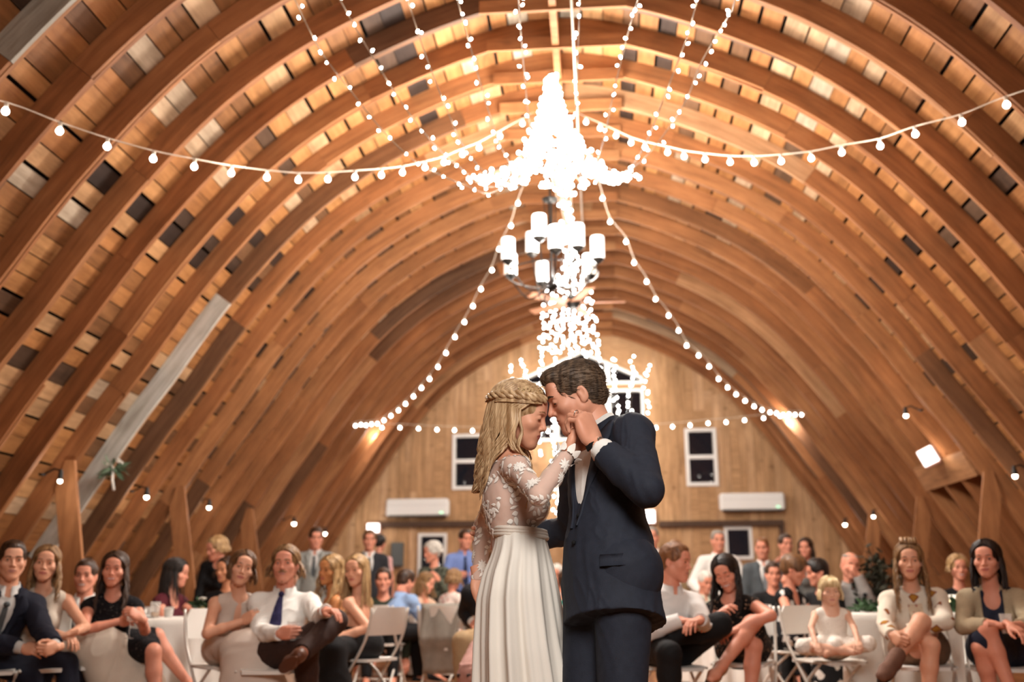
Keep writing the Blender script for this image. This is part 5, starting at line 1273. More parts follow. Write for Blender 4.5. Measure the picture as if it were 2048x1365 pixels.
P4.bodice(M_darklace, 'v', straps=False, depth=-.16, off=.008, name='dress_bodice'); P4.skirt(M_darklace, 'knee', off=.02, name='dress_skirt', frac=.9); P4.long_hair(H_dbrown, .30, 190, part=.01, wave=.010, front=.7, seed=6)
for sd in (1, -1): P4.shoe(sd, M_black)
P7 = Person('woman with brown bob in blush V neck gown holding a glass of beer', 'f', D=6.95, head=(484, 1137), hy=26, hp=0, hr=14, ty=22, pel=('seat', -0.04, 0.6), la=(512, 1262, 1, 520, 1290, -1), ra=(414, 1268, -1, 486, 1243, -1),
    ll=(522, 1290, -1, 540, 1420, 1), rl=(470, 1300, -1, 480, 1430, 1), rh={'pose': 'grip', 'dir': cvec(.85, .5, .2), 'palm': cvec(.3, -.1, -1)}, lh={'pose': 'drape'}, tone='fair', smile=.3, brow='4a3020', hs=1.0, **FV)
P7.bodice(M_blush, 'v', straps=True, depth=-.29, off=.009); P7.skirt(M_blush, 'floor', off=.01, flare=.15, wide=.10, wr=(.009, 14), mid=False); P7.long_hair(H_brown, .10, 170, part=.015, wave=.008, front=.3, seed=7, vol=.010)
P8 = Person('man with chin length blond hair and moustache in white shirt and purple tie', 'm', D=6.95, head=(571, 1129), hy=6, hp=-2, ty=4, pel=('seat', 0, -0.8), la=(640, 1240, -1, 652, 1222, -1), ra=(520, 1268, -1, 560, 1268, -1),
    ll=(672, 1244, -1, 602, 1308, -1), rl=(614, 1302, -1, 622, 1430, 1), lt=(577, 1328, 1), lh={'pose': 'drape', 'dir': cvec(.75, .0, .5), 'palm': V(0, 0, -1)}, rh={'pose': 'grip', 'dir': cvec(.9, .05, .35), 'palm': cvec(.3, 0, -1)}, tone='pink', brow='7a5a3a', eye='3d4a55', hs=1.05, **FV)
P8.shirt(M_shirtw, off=.018, wr=(.009, 17), cuff=0); P8.tie(M_tiepurple, z1=-.29); P8.trousers(M_brownt, off=.022); P8.shoe(1, M_brownl, sole=M_brownl); P8.shoe(-1, M_brownl, sole=M_sole)
P8.long_hair(H_dblond, .10, 150, part=.005, wave=.014, wf=3, front=.1, seed=8, vol=.010, phi0=74, curl=.03)
mb = MB(); mb.tube([P8.hp(x, .100-abs(x)*.55, -.050-abs(x)*.22) for x in (-.032, -.018, 0, .018, .032)], [.002, .0060, .0065, .0060, .002], 8); P8.part('moustache', mb, H_dblond, True)
mb = MB(); mb.ball(P8.hp(0, .076, -.108), .017, 10, 7, sc=(1, 1, 1.1)); P8.part('goatee', mb, H_dblond, True)
P11 = Person('young woman with long straight blond hair and bare back in black dress', 'f', .97, D=7.8, head=(713, 1142), hy=-14, hp=2, hr=-6, ty=-105, pel=('seat', 0, 0.3), la=(738, 1258, -1, 674, 1274, 1), ra=(690, 1250, 1, 664, 1275, 1),
    ll=(662, 1300, -1, 668, 1410, 1), rl=(655, 1300, 1, 650, 1400, 1), lh={'pose': 'drape', 'dir': cvec(-.9, -.1, .1), 'palm': V(0, 0, -1)}, tone='fair', brow='7d5c3c', hs=1.0, **FV)
P11.bodice(M_black, 'strapless', straps=False, depth=-.20, off=.008, name='dress_bodice'); P11.skirt(M_black, 'floor', off=.03, flare=.16, wide=.14, name='dress_skirt', top=.1); P11.long_hair(H_blond, .30, 180, part=.0, wave=.005, wf=1, front=.6, seed=9, vol=.008)
R1 = Person('man with ginger hair in pale checked shirt and black trousers looking right, leg crossed', 'm', D=6.8, head=(1350, 1124), hy=62, hp=6, ty=24, pel=('seat', -0.03, 0.3), la=(1408, 1248, -1, 1400, 1240, -1), ra=(1284, 1268, -1, 1364, 1240, -1),
    ll=(1440, 1250, -1, 1310, 1282, -1), rl=(1338, 1308, -1, 1342, 1450, 1), lt=(1276, 1268, 1), lh={'pose': 'drape', 'dir': cvec(-.5, -.1, .6), 'palm': V(0, 0, -1)}, rh={'pose': 'relax', 'dir': cvec(.95, -.05, .1), 'palm': V(0, 0, -1)}, tone='pink', brow='8a5f3c', build=1.06, hs=1.05, **FV)
R1.shirt(M_check, off=.018, wr=(.006, 17)); R1.trousers(M_black, off=.024); R1.shoe(1, M_brownl, sole=M_sole); R1.shoe(-1, M_brownl, sole=M_sole); R1.short_hair(H_red, vol=.005, top=.007, strands=500, sweep=(.1, .9), seed=4, thick=.0014)
R4 = Person('laughing woman with long dark hair in black lace dress, bare legs crossed', 'f', D=7.05, head=(1452, 1146), hy=-22, hp=20, hr=-14, ty=-14, pel=('seat', 0.06, 0.7), la=(1542, 1232, -1, 1476, 1258, -1), ra=(1440, 1262, -1, 1436, 1230, -1),
    ll=(1503, 1248, -1, 1444, 1332, -1), rl=(1508, 1292, -1, 1500, 1420, 1), lt=(1424, 1352, -1), lh={'pose': 'relax', 'dir': cvec(-.9, -.3, .2), 'palm': cvec(-.2, -1, 0)}, rh={'pose': 'relax', 'dir': cvec(.35, .35, .5), 'palm': cvec(.3, -.8, -.3)}, tone='pink', smile=.95, eyes='down', brow='1d1411', build=1.1, hs=1.0, **FV)
R4.bodice(M_blacklace, 'v', straps=False, depth=-.14, off=.008, name='dress_bodice'); R4.skirt(M_blacklace, 'knee', off=.03, name='dress_skirt', frac=.78); R4.long_hair(H_black, .30, 200, part=.01, wave=.010, front=.75, seed=10, vol=.012)
for sd in (1, -1): R4.shoe(sd, M_tan, sole=M_sole)
R11 = Person('little girl with blond fringe in white dress sitting cross legged on a folding chair', 'c', .62, D=7.2, head=(1660, 1183), hy=-3, hp=4, ty=0, pel=('seat', 0, 0.2), la=(1708, 1256, -1, 1716, 1284, -1), ra=(1622, 1256, -1, 1632, 1288, -1),
    ll=(1736, 1288, -1, 1660, 1306, -1), rl=(1606, 1294, -1, 1724, 1304, -1), rt=(1758, 1296, -1), tone='pale', brow='b08c62', eye='4a5560', vox=.006, hvox=.003, handvox=.004, lips='c07a70')
R11.bodice(M_lacew, 'high', straps=True, off=.010, name='dress_bodice'); R11.skirt(M_lacew, 'knee', off=.03, frac=1.0, name='dress_skirt', wr=(.007, 24)); R11.long_hair(H_lblond, .07, 170, part=.0, wave=.002, front=.2, seed=11, vol=.010, phi0=58)
mb = MB()
for i in range(26): u = (i/25-.5)*2; mb.tube([R11.hp(u*.05, .058, .112), R11.hp(u*.060, .094-abs(u)*.015, .078), R11.hp(u*.066, .101-abs(u)*.024, .036)], [.005, .0062, .0035], 6)
R11.part('fringe', mb, H_lblond, True)
R13 = Person('woman with long wavy half up hair in cream patterned jacket, legs crossed in ankle boots', 'f', D=6.75, head=(1818, 1122), hy=-14, hp=3, hr=2, ty=-10, pel=('seat', 0.02, 0.6), la=(1892, 1244, -1, 1815, 1262, -1), ra=(1770, 1252, -1, 1784, 1272, -1),
    ll=(1842, 1244, -1, 1788, 1322, -1), rl=(1862, 1292, -1, 1856, 1440, 1), lt=(1762, 1345, -1), lh={'pose': 'clasp', 'dir': cvec(-.8, -.3, .3), 'palm': cvec(-.3, -1, 0)}, rh={'pose': 'clasp', 'dir': cvec(.3, -.4, .8), 'palm': cvec(1, -.2, -.2)}, tone='fair', smile=.3, hs=1.0, **FV)
R13.shirt(M_sweater, off=.020, name='jacket', collar=False, wr=(.004, 16), neck=-.01); R13.part('front_panel', (lambda mb: (mb.add([R13.surf('jacket', x, z)+R13.f*.006 for z in np.linspace(-.05, -.42, 12) for x in (-.045, -.015, .015, .045)], [(4*i+j, 4*i+j+1, 4*i+5+j, 4*i+4+j) for i in range(11) for j in range(3)]), mb)[1])(MB()), M_panel, True)
R13.skirt(cloth('tan_shorts', '7a5a44'), 'knee', frac=.45, off=.02, name='shorts', top=-.02); R13.long_hair(H_dblond, .32, 210, part=.0, wave=.016, wf=2, front=.85, seed=12, vol=.012)
mb = MB(); rnd = random.Random(8)
for i in range(40): a, b_ = rnd.uniform(-1, 1), rnd.uniform(-1, 1); mb.tube([R13.hp(a*.05, .05+b_*.02, .115), R13.hp(a*.045, .02+b_*.02, .150), R13.hp(a*.03, -.03, .135)], [.007, .010, .005], 6)
R13.part('pinned_up_hair', mb, H_dblond, True)
for sd in (1, -1): R13.shoe(sd, plain('grey_brown_suede', '6b4a3a', .8), boot=.05, sole=M_sole)
R15 = Person('woman with dark hair in beige cardigan over navy dress at the right edge', 'f', D=6.6, head=(1973, 1119), hy=-30, hp=2, ty=-22, pel=('seat', 0.0, 0.6), la=(2062, 1254, -1, 2022, 1252, -1), ra=(1925, 1254, -1, 1992, 1250, -1),
    ll=(1962, 1296, -1, 1990, 1430, 1), rl=(1976, 1262, -1, 2030, 1400, -1), lh={'pose': 'relax', 'dir': cvec(.3, -.35, .7), 'palm': V(0, 0, -1)}, rh={'pose': 'relax', 'dir': cvec(.95, -.1, .2), 'palm': V(0, 0, -1)}, tone='pink', brow='1d1411', smile=.3, hs=1.0, **FV)
R15.bodice(M_navyd, 'scoop', straps=False, off=.008, name='dress_bodice'); R15.skirt(M_navyd, 'knee', off=.03, name='dress_skirt', frac=.88)
R15.jacket(M_beige, off=.018, v=-.42, vw=.085, vy=.12, skirt=False, lap=False, name='cardigan', wr=(.004, 18), cuff=.06); R15.long_hair(hair_mat('120c0a', '33231b'), .20, 190, part=.01, wave=.004, front=.45, seed=13, vol=.012)
# ------------------------------------------------------------------ guests further back
BV = dict(vox=.013, hvox=.0045, handvox=.0055)
GREY = cloth('grey_wool', '6f6f6b', .8); LBLUE = cloth('light_blue_shirt', '8ba6cc', .8); BLUE = cloth('blue_shirt', '7186bd', .8); CHAR = cloth('charcoal_suit', '2c2d31', .8); PINK = cloth('pink_cotton', 'd9aba6', .8)
GREEN = cloth('dark_green', '2b3226', .8); TEAL = cloth('teal', '2a8577', .8); M_redfl = pat_voronoi('red_white_floral', 'b5402f', 'e3d2c8', 16, .18, .26, noise=.1); M_greyt = cloth('grey_trouser', '6c675f', .85)
M_peach = cloth('peach_satin', 'd8b49a', .6); M_tulleP = cloth('pink_tulle', 'b98f86', .85)
def suit(p, jm, tm=None, sm=None, skirt=True):
    p.shirt(sm or M_shirtw, off=.010, wr=None)
    if tm: p.tie(tm, z1=-.36)
    p.jacket(jm, v=-.32, vw=.08); p.trousers(jm)
def shoes(p):
    for sd in (1, -1): p.shoe(sd, M_black)
G3 = Person('smiling man with short dark hair in dark suit, behind the woman in cream gown', 'm', D=8.1, head=(171, 1152), hy=14, hp=2, ty=10, pel=('seat', 0, .3), tone='pink', smile=.8, la=('lo', (.1, .1, -.28), (-.1, .25, .02)), ra=('lo', (.1, .1, -.28), (-.1, .25, .02)), hs=1.05, **BV)
suit(G3, cloth('dark_navy_suit', '171a28')); G3.short_hair(H_dbrown, vol=.008, top=.02, seed=20); shoes(G3)
G5 = Person('woman with long straight black hair seen in profile, in burgundy dress at the left table', 'f', D=9.0, head=(353, 1146), hy=96, hp=8, ty=75, pel=('seat', 0, .3), tone='pink', brow='15100e', la=('lo', (.02, .25, -.15), (0, .25, .0)), ra=('lo', (.05, .18, -.2), (0, .25, .03)), hs=1.0, **BV)
G5.bodice(M_burg, 'scoop', straps=False); G5.skirt(M_burg, 'knee'); G5.long_hair(H_black, .28, 170, wave=.003, wf=1, front=.3, seed=21, vol=.012); shoes(G5)
G6 = Person('older woman with blond bob in dark top standing by the left post', 'f', .95, D=10.6, head=(433, 1098), hy=-38, hp=12, ty=-20, sit=False, tone='pink', pel=(440, 1196, 1), hs=1.02, **BV)
G6.shirt(M_black, off=.016, collar=False); G6.trousers(M_black); G6.long_hair(H_blond, .06, 120, front=.1, seed=22, vol=.016); shoes(G6)
G6b = Person('person in black with dark hair behind the brown bobbed woman', 'f', D=9.3, head=(452, 1140), hy=-20, hp=5, ty=0, pel=('seat', 0, .2), tone='tan', **BV)
G6b.shirt(M_black, collar=False); G6b.trousers(M_black); G6b.long_hair(H_dbrown, .08, 110, seed=23); shoes(G6b)
G8 = Person('man in dark jacket seated right behind the man with shoulder length blond hair', 'm', D=8.6, head=(578, 1146), hy=170, hp=8, ty=175, pel=('seat', 0, .3), tone='fair', **BV)
G8.jacket(cloth('dark_navy_suit', '171a28'), lap=False, v=-.2); G8.trousers(M_black); G8.short_hair(H_brown, seed=24); shoes(G8)
G9 = Person('standing man in light grey jacket and dark tie below the left wall lamps', 'm', D=12.9, head=(632, 1076), hy=20, hp=8, ty=10, sit=False, tone='pink', hs=1.08, **BV)
suit(G9, cloth('light_grey_wool', '8f918c'), M_gtie, cloth('pale_shirt', 'c9c7c3')); G9.short_hair(H_dbrown, seed=25); shoes(G9)
G10 = Person('tanned woman with long blond hair and bare shoulders, left of the young woman in black', 'f', D=8.3, head=(661, 1141), hy=-28, hp=2, hr=4, ty=-65, pel=('seat', 0, .2), tone='c98a58', la=('lo', (.05, .1, -.27), (0, .25, -.08)), ra=('lo', (.05, .1, -.27), (0, .25, -.08)), brow='5a3d22', hs=1.0, **BV)
G10.bodice(M_peach, 'strapless', straps=False, depth=-.17); G10.skirt(M_peach, 'floor', mid=False, off=.01); G10.long_hair(H_blond, .28, 150, wave=.010, front=.6, seed=26, vol=.012); shoes(G10)
G12 = Person('standing man in black suit and grey tie under the lit box lamp', 'm', D=13.4, head=(739, 1080), hy=14, hp=4, ty=18, sit=False, tone='pink', hs=1.06, **BV)
suit(G12, CHAR, M_gtie); G12.short_hair(H_brown, seed=27); shoes(G12)
G13 = Person('person with black hair in pale pink top behind the man in black suit', 'f', D=14.6, head=(760, 1086), hy=165, hp=4, ty=170, sit=False, tone='pink', **BV)
G13.shirt(PINK, 'short', collar=False); G13.trousers(M_black); G13.short_hair(H_black, vol=.016); shoes(G13)
G14 = Person('dark haired man in green top seated behind the young woman in black dress', 'm', D=10.6, head=(767, 1160), hy=8, hp=4, ty=10, pel=('seat', 0, .2), tone='pink', **BV)
G14.shirt(GREEN, collar=False); G14.trousers(M_black); G14.short_hair(H_dbrown, seed=28); shoes(G14)
G15 = Person('man in light blue shirt seen from behind, leaning over the far left table', 'm', D=10.7, head=(812, 1163), hy=140, hp=22, ty=125, pel=('seat', -.12, .9), tone='pink', ra=('lo', (.02, .30, -.14), (.0, .3, -.02)), la=('lo', (.05, .25, -.2), (0, .3, .0)), **BV)
G15.shirt(LBLUE, off=.020, wr=(.008, 16)); G15.trousers(M_black); G15.short_hair(H_dbrown, seed=29); shoes(G15)
G16 = Person('woman with light brown hair leaning on her arm at the far left table', 'f', D=11.8, head=(853, 1166), hy=70, hp=18, hr=6, ty=60, pel=('seat', 0, .5), tone='pink', la=('lo', (.05, .22, -.18), (-.05, .1, .25)), ra=('lo', (.05, .22, -.18), (-.05, .25, .0)), **BV)
G16.bodice(M_peach, 'scoop', straps=False); G16.skirt(M_peach); G16.long_hair(H_dblond, .18, 120, seed=30); shoes(G16)
G17 = Person('girl in red and white dress turned away at the far left table', 'f', .9, D=11.0, head=(909, 1158), hy=150, hp=10, hr=-6, ty=140, pel=('seat', 0, .2), tone='pink', **BV)
G17.bodice(M_redfl, 'high', straps=False, off=.014); G17.skirt(M_redfl); G17.long_hair(H_dblond, .08, 120, seed=31); shoes(G17)
G18 = Person('white haired woman in glasses and dark patterned top standing before the left window', 'f', .98, D=12.6, head=(864, 1105), hy=-48, hp=8, ty=-20, sit=False, tone='pink', brow='8a8078', hs=1.04, la=('lo', (.1, .1, -.26), (-.02, .2, .16)), **BV)
G18.shirt(pat_voronoi('dark_green_pattern', '20221d', '5b5f52', 18, .3, .5), off=.018, collar=False); G18.trousers(M_black); G18.long_hair(H_white, .03, 120, front=.0, seed=32, vol=.018, phi0=60); shoes(G18)
G19 = Person('standing man in blue shirt and navy tie just left of the bride', 'm', D=13.2, head=(931, 1078), hy=30, hp=8, ty=15, sit=False, tone='pink', hs=1.04, la=('lo', (.1, .08, -.27), (-.12, .2, .05)), ra=('lo', (.1, .08, -.27), (-.12, .2, .05)), **BV)
G19.shirt(BLUE, off=.018); G19.tie(cloth('navy_tie', '1c2542', .6), z1=-.38); G19.trousers(M_navyd); G19.short_hair(H_dbrown, seed=33); shoes(G19)
G20 = Person('man in dark jacket and khaki trousers seated half hidden behind the bride', 'm', D=8.2, head=(990, 1122), hy=40, hp=4, ty=15, pel=('seat', .0, .3), tone='pink', ra=(932, 1225, 1, 948, 1248, -1), la=('lo', (.1, .1, -.26), (-.1, .25, .0)), rl=(926, 1285, -1, 930, 1410, 1), ll=(985, 1290, -1, 990, 1410, 1), **BV)
G20.shirt(M_shirtw); G20.jacket(cloth('black_jacket', '17171b')); G20.trousers(M_khaki, off=.03); G20.short_hair(H_brown, seed=34); shoes(G20)
G21 = Person('child in dusty pink tulle skirt sitting half hidden behind the bride', 'c', .66, D=7.5, head=(1010, 1196), hy=30, hp=4, ty=-40, pel=('seat', -.0, .1), tone='pale', ll=(975, 1300, -1, 965, 1352, -1), rl=(958, 1300, -1, 945, 1352, -1), **BV)
G21.bodice(M_tulleP, 'high', straps=True, off=.012); G21.skirt(M_tulleP, 'floor', flare=.15, wide=.12, off=.02, wr=(.012, 24)); G21.long_hair(H_lblond, .1, 110, seed=35)
for sd in (1, -1): G21.shoe(sd, plain('pink_shoe', 'c98f80', .5), sole=M_sole)
G22 = Person('grey haired guest in pale top seen between the bride and the groom', 'f', D=11.4, head=(1112, 1150), hy=-10, hp=6, ty=0, pel=('seat', 0, .2), tone='pink', **BV)
G22.shirt(cloth('pale_shirt', 'c9c7c3'), collar=False); G22.trousers(M_greyt); G22.long_hair(H_white, .04, 110, seed=36); shoes(G22)
G23 = Person('guest in teal top seen low between the bride and the groom', 'm', D=10.4, head=(1134, 1164), hy=160, hp=4, ty=170, pel=('seat', 0, .2), tone='pink', **BV)
G23.shirt(TEAL, 'short', collar=False); G23.trousers(M_black); G23.short_hair(H_dbrown, seed=37); shoes(G23)
# right side
S0 = Person('standing man in white shirt and grey tie beside the groom', 'm', D=12.6, head=(1304, 1074), hy=-6, hp=4, ty=-4, sit=False, tone='pink', hs=1.05, **BV)
S0.shirt(M_shirtw, off=.018); S0.tie(cloth('silver_tie', '7d8388', .5), z1=-.38); S0.trousers(M_greyt); S0.short_hair(H_grey, vol=.003, top=.0, seed=38); shoes(S0)
S0b = Person('balding man standing behind the man with ginger hair', 'm', D=12.8, head=(1352, 1098), hy=10, hp=4, ty=0, sit=False, tone='pink', **BV)
S0b.shirt(M_khaki, off=.018); S0b.trousers(M_greyt); S0b.short_hair(H_red, vol=.002, top=-.004, seed=39); shoes(S0b)
S2 = Person('white haired man in pale green shirt seated between the ginger man and laughing woman', 'm', .95, D=11.2, head=(1411, 1164), hy=20, hp=16, ty=10, pel=('seat', 0, .3), tone='pink', **BV)
S2.shirt(cloth('pale_green_shirt', 'b9c0ad')); S2.trousers(M_greyt); S2.short_hair(H_white, vol=.006, seed=40); shoes(S2)
S3 = Person('standing man in white shirt and glasses beside the right window', 'm', D=12.3, head=(1436, 1081), hy=4, hp=5, ty=2, sit=False, tone='pink', hs=1.05, build=1.12, la=('lo', (.16, .05, -.27), (-.05, .2, -.08)), ra=('lo', (.16, .05, -.27), (-.05, .2, -.08)), **BV)
S3.shirt(M_shirtw, off=.024); S3.trousers(M_greyt); S3.short_hair(H_grey, vol=.004, top=.0, seed=41, front=.02); shoes(S3)
S5 = Person('balding man in grey suit and tie standing below the right window', 'm', D=11.8, head=(1524, 1096), hy=-16, hp=8, ty=-4, sit=False, tone='pink', hs=1.02, k=.95, **BV)
suit(S5, cloth('slate_suit', '50565a'), cloth('silver_tie', '7d8388', .5)); S5.short_hair(H_red, vol=.002, top=-.004, seed=42); shoes(S5)
S6 = Person('young man with short dark hair resting hands at his chin, right of the grey suit', 'm', D=12.2, head=(1571, 1089), hy=12, hp=4, ty=0, sit=False, tone='pink', la=('lo', (.1, .12, -.24), (-.1, .06, .26)), ra=('lo', (.1, .12, -.24), (-.1, .06, .24)), **BV)
S6.shirt(CHAR); S6.trousers(M_greyt); S6.short_hair(H_dbrown, vol=.008, top=.016, seed=43); shoes(S6)
S7 = Person('young woman with long dark hair standing right of the young man', 'f', D=12.0, head=(1611, 1096), hy=-24, hp=4, ty=10, sit=False, tone='pink', **BV)
S7.shirt(GREY, 'short', collar=False); S7.trousers(M_black); S7.long_hair(H_dbrown, .2, 120, front=-.2, seed=44); shoes(S7)
S8 = Person('dark haired man seated low behind the woman in floral dress', 'm', D=10.6, head=(1546, 1148), hy=0, hp=6, ty=0, pel=('seat', 0, .3), tone='pink', **BV)
S8.shirt(M_black, collar=False); S8.trousers(M_black); S8.short_hair(H_dbrown, seed=45); shoes(S8)
S9 = Person('woman with short brown hair in black and white floral dress leaning right over the table', 'f', 1.02, D=8.7, head=(1588, 1139), hy=72, hp=22, ty=50, pel=('seat', -.05, .5), tone='pink', ra=(1578, 1228, -1, 1640, 1224, 1), la=('lo', (.05, .25, -.2), (0, .25, .02)), hs=1.02, vox=.010, hvox=.004, handvox=.005)
S9.bodice(M_bwfloral, 'scoop', straps=False, off=.012); S9.skirt(M_bwfloral, 'floor', off=.01, flare=.12); S9.short_hair(H_brown, vol=.018, top=.012, seed=46, nape=-.09); shoes(S9)
S10 = Person('dark haired person in black facing the woman in floral dress', 'm', .97, D=9.3, head=(1634, 1144), hy=-80, hp=12, ty=-60, pel=('seat', 0, .4), tone='pink', **BV)
S10.shirt(M_black, collar=False); S10.trousers(M_black); S10.short_hair(H_black, vol=.014, seed=47); shoes(S10)
S12 = Person('bald man in grey shirt with hand at his mouth, behind the little girl', 'm', D=9.4, head=(1701, 1131), hy=4, hp=6, hr=4, ty=8, pel=('seat', 0, .3), tone='pink', la=(1740, 1208, -1, 1716, 1152, -1), lh={'pose': 'clasp', 'dir': cvec(-.5, .8, .2), 'palm': cvec(-.6, -.3, -.7)}, hs=1.03, **BV)
S12.shirt(cloth('grey_check_shirt', '8d8884'), off=.02); S12.tie(M_black, z1=-.32); S12.trousers(M_greyt); S12.short_hair(H_grey, vol=-.004, top=-.03, seed=48); shoes(S12)
S14 = Person('older woman with short blond hair smiling between the two women at right', 'f', D=9.2, head=(1917, 1136), hy=-4, hp=2, ty=0, pel=('seat', 0, .3), tone='pink', smile=.8, **BV)
S14.shirt(M_black, 'short', collar=False); S14.trousers(M_black); S14.long_hair(H_blond, .05, 130, seed=49, vol=.016); shoes(S14)
# ------------------------------------------------------------------ chairs, tables and the things on them
M_chair = plain('chair_plastic', 'e2ded6', .4); M_chfr = plain('chair_frame', 'd6d1c8', .35, .2)
def make_chair(label, group=None, seat=M_chair, frame=M_chfr):
    t = empty('folding_chair', (0, 0, 0), label, 'chair', group)
    def panel(name, pts, th, mat):
        mb = MB(); n = len(pts); m = len(pts[0]); vs = [p for row in pts for p in row]; vs += [(p[0], p[1]-th[0], p[2]-th[1]) for row in pts for p in row]; N_ = n*m
        fs = [(i*m+j, i*m+j+1, (i+1)*m+j+1, (i+1)*m+j) for i in range(n-1) for j in range(m-1)]; fs += [tuple(N_+q for q in f[::-1]) for f in fs]
        for i in range(n-1): fs += [(i*m, (i+1)*m, (i+1)*m+N_, i*m+N_), ((i+1)*m+m-1, i*m+m-1, i*m+m-1+N_, (i+1)*m+m-1+N_)]
        for j in range(m-1): fs += [(j+1, j, j+N_, j+1+N_), ((n-1)*m+j, (n-1)*m+j+1, (n-1)*m+j+1+N_, (n-1)*m+j+N_)]
        mb.add(vs, fs); return mb.build(name, mat, t, False, 40)
    rows = []
    for i in range(9):
        v = i/8; y = -.20+.40*v; wd = .195*(1-.10*v)*(1-.35*max(0, abs(2*v-1)-.75)/.25*.35)
        rows.append([(-wd+2*wd*j/8, y, .405-.012*math.sin(math.pi*j/8)*math.sin(math.pi*v)-(.012 if i == 8 else 0)) for j in range(9)])
    panel('seat', rows, (0, .022), seat)
    rows = []
    for i in range(7):
        v = i/6; z = .575+.205*v; wd = .205*(1-.18*max(0, v-.7)/.3)
        rows.append([(-wd+2*wd*j/10, -.205-.05*v-.028*math.sin(math.pi*j/10), z) for j in range(11)])
    panel('backrest', rows, (.018, 0), seat)
    for s in (-1, 1):
        mb = MB(); mb.tube(catmull([(s*.212, -.262, .775), (s*.212, -.225, .60), (s*.212, -.14, .44), (s*.212, .16, .03), (s*.212, .18, .0)], 5), .011, 8); mb.build('leg', frame, t, True)
        mb = MB(); mb.tube(catmull([(s*.190, .13, .385), (s*.190, -.02, .26), (s*.190, -.21, .04), (s*.190, -.24, .0)], 5), .011, 8); mb.build('leg', frame, t, True)
        mb = MB(); mb.tube([(s*.212, -.10, .398), (s*.205, .16, .388)], .009, 6); mb.build('seat_rail', frame, t, True)
    mb = MB(); mb.tube([(-.212, .125, .085), (.212, .125, .085)], .009, 6); mb.build('crossbar', frame, t, True)
    mb = MB(); mb.tube([(-.190, -.19, .065), (.190, -.19, .065)], .009, 6); mb.build('crossbar', frame, t, True)
    return t
CH0 = None
def dup(root, loc, rz, label, group=None):
    r = root.copy(); C.objects.link(r); r.location = loc; r.rotation_euler = (0, 0, rz); r['label'] = label
    for ch in list(root.children):
        c = ch.copy(); C.objects.link(c); c.parent = r
    return r
def chair(x, y, yaw, label):
    global CH0
    rz = R(yaw+180)
    if CH0 is None:
        CH0 = make_chair(label, 'white folding chairs'); CH0.location = (x, y, 0); CH0.rotation_euler = (0, 0, rz); return CH0
    return dup(CH0, (x, y, 0), rz, label)
def chair_for(p, label, yaw=None, back=.02, dx=0, dy=0):
    f, l = facing(yaw) if yaw is not None else (p.f0, p.l0); yw = math.degrees(math.atan2(f[0], -f[1])); q = p.P+f*.03*(1 if back == .02 else 0)-f*(back-.02); chair(q[0]+dx, q[1]+dy, yw, 'white folding chair '+label)
chair_for(P1, 'under the man in navy suit at the left edge'); chair_for(P2, 'under the woman in cream V neck gown'); chair_for(P4, 'under the woman in black lace holding a wine glass')
chair_for(P7, 'under the woman in blush gown, its back showing at her left', 48, .05); chair_for(P8, 'under the man with moustache and purple tie'); chair_for(P11, 'under the young blond woman in black, seen from its side', -118, .03)
chair_for(R1, 'under the man with ginger hair'); chair_for(R4, 'under the laughing woman in black lace'); chair_for(R11, 'under the little girl in white', 28, .10, .02, .02); chair_for(R13, 'under the woman in patterned jacket'); chair_for(R15, 'under the woman in beige cardigan')
chair_for(G3, 'under the smiling man behind the cream gown'); chair_for(G5, 'under the woman in burgundy dress'); chair_for(G10, 'under the tanned blond woman'); chair_for(G14, 'under the man in green top'); chair_for(G15, 'under the man in light blue shirt, backrest towards the camera', 172, .12)
chair_for(G16, 'under the woman leaning on her arm'); chair_for(G17, 'under the girl in red and white dress'); chair_for(G20, 'under the man in khaki trousers behind the bride'); chair_for(S2, 'under the white haired man in pale green shirt'); chair_for(S9, 'under the woman in floral dress'); chair_for(S12, 'under the bald man in grey shirt')
chair_for(G8, 'under the dark jacketed man behind the moustached man'); chair_for(G6b, 'under the person in black behind the brown bob'); chair_for(G21, 'under the child in tulle'); chair_for(G22, 'under the grey haired guest between bride and groom'); chair_for(G23, 'under the guest in teal'); chair_for(S8, 'under the low seated dark haired man'); chair_for(S10, 'under the dark haired person in black'); chair_for(S14, 'under the older woman with short blond hair')
q = at(893, 1300, 9.6); chair(q[0], q[1], 176, 'empty white folding chair draped with a grey shawl at the far left table')
def draped(name, label, pts_fn, tex, z, drop=.03, n=120):
    pass
M_clothw = cloth('white_tablecloth', 'e4e0d8', .85, .03, 8, .15); M_tabletop = plain('table_grey', '9a948a', .6)
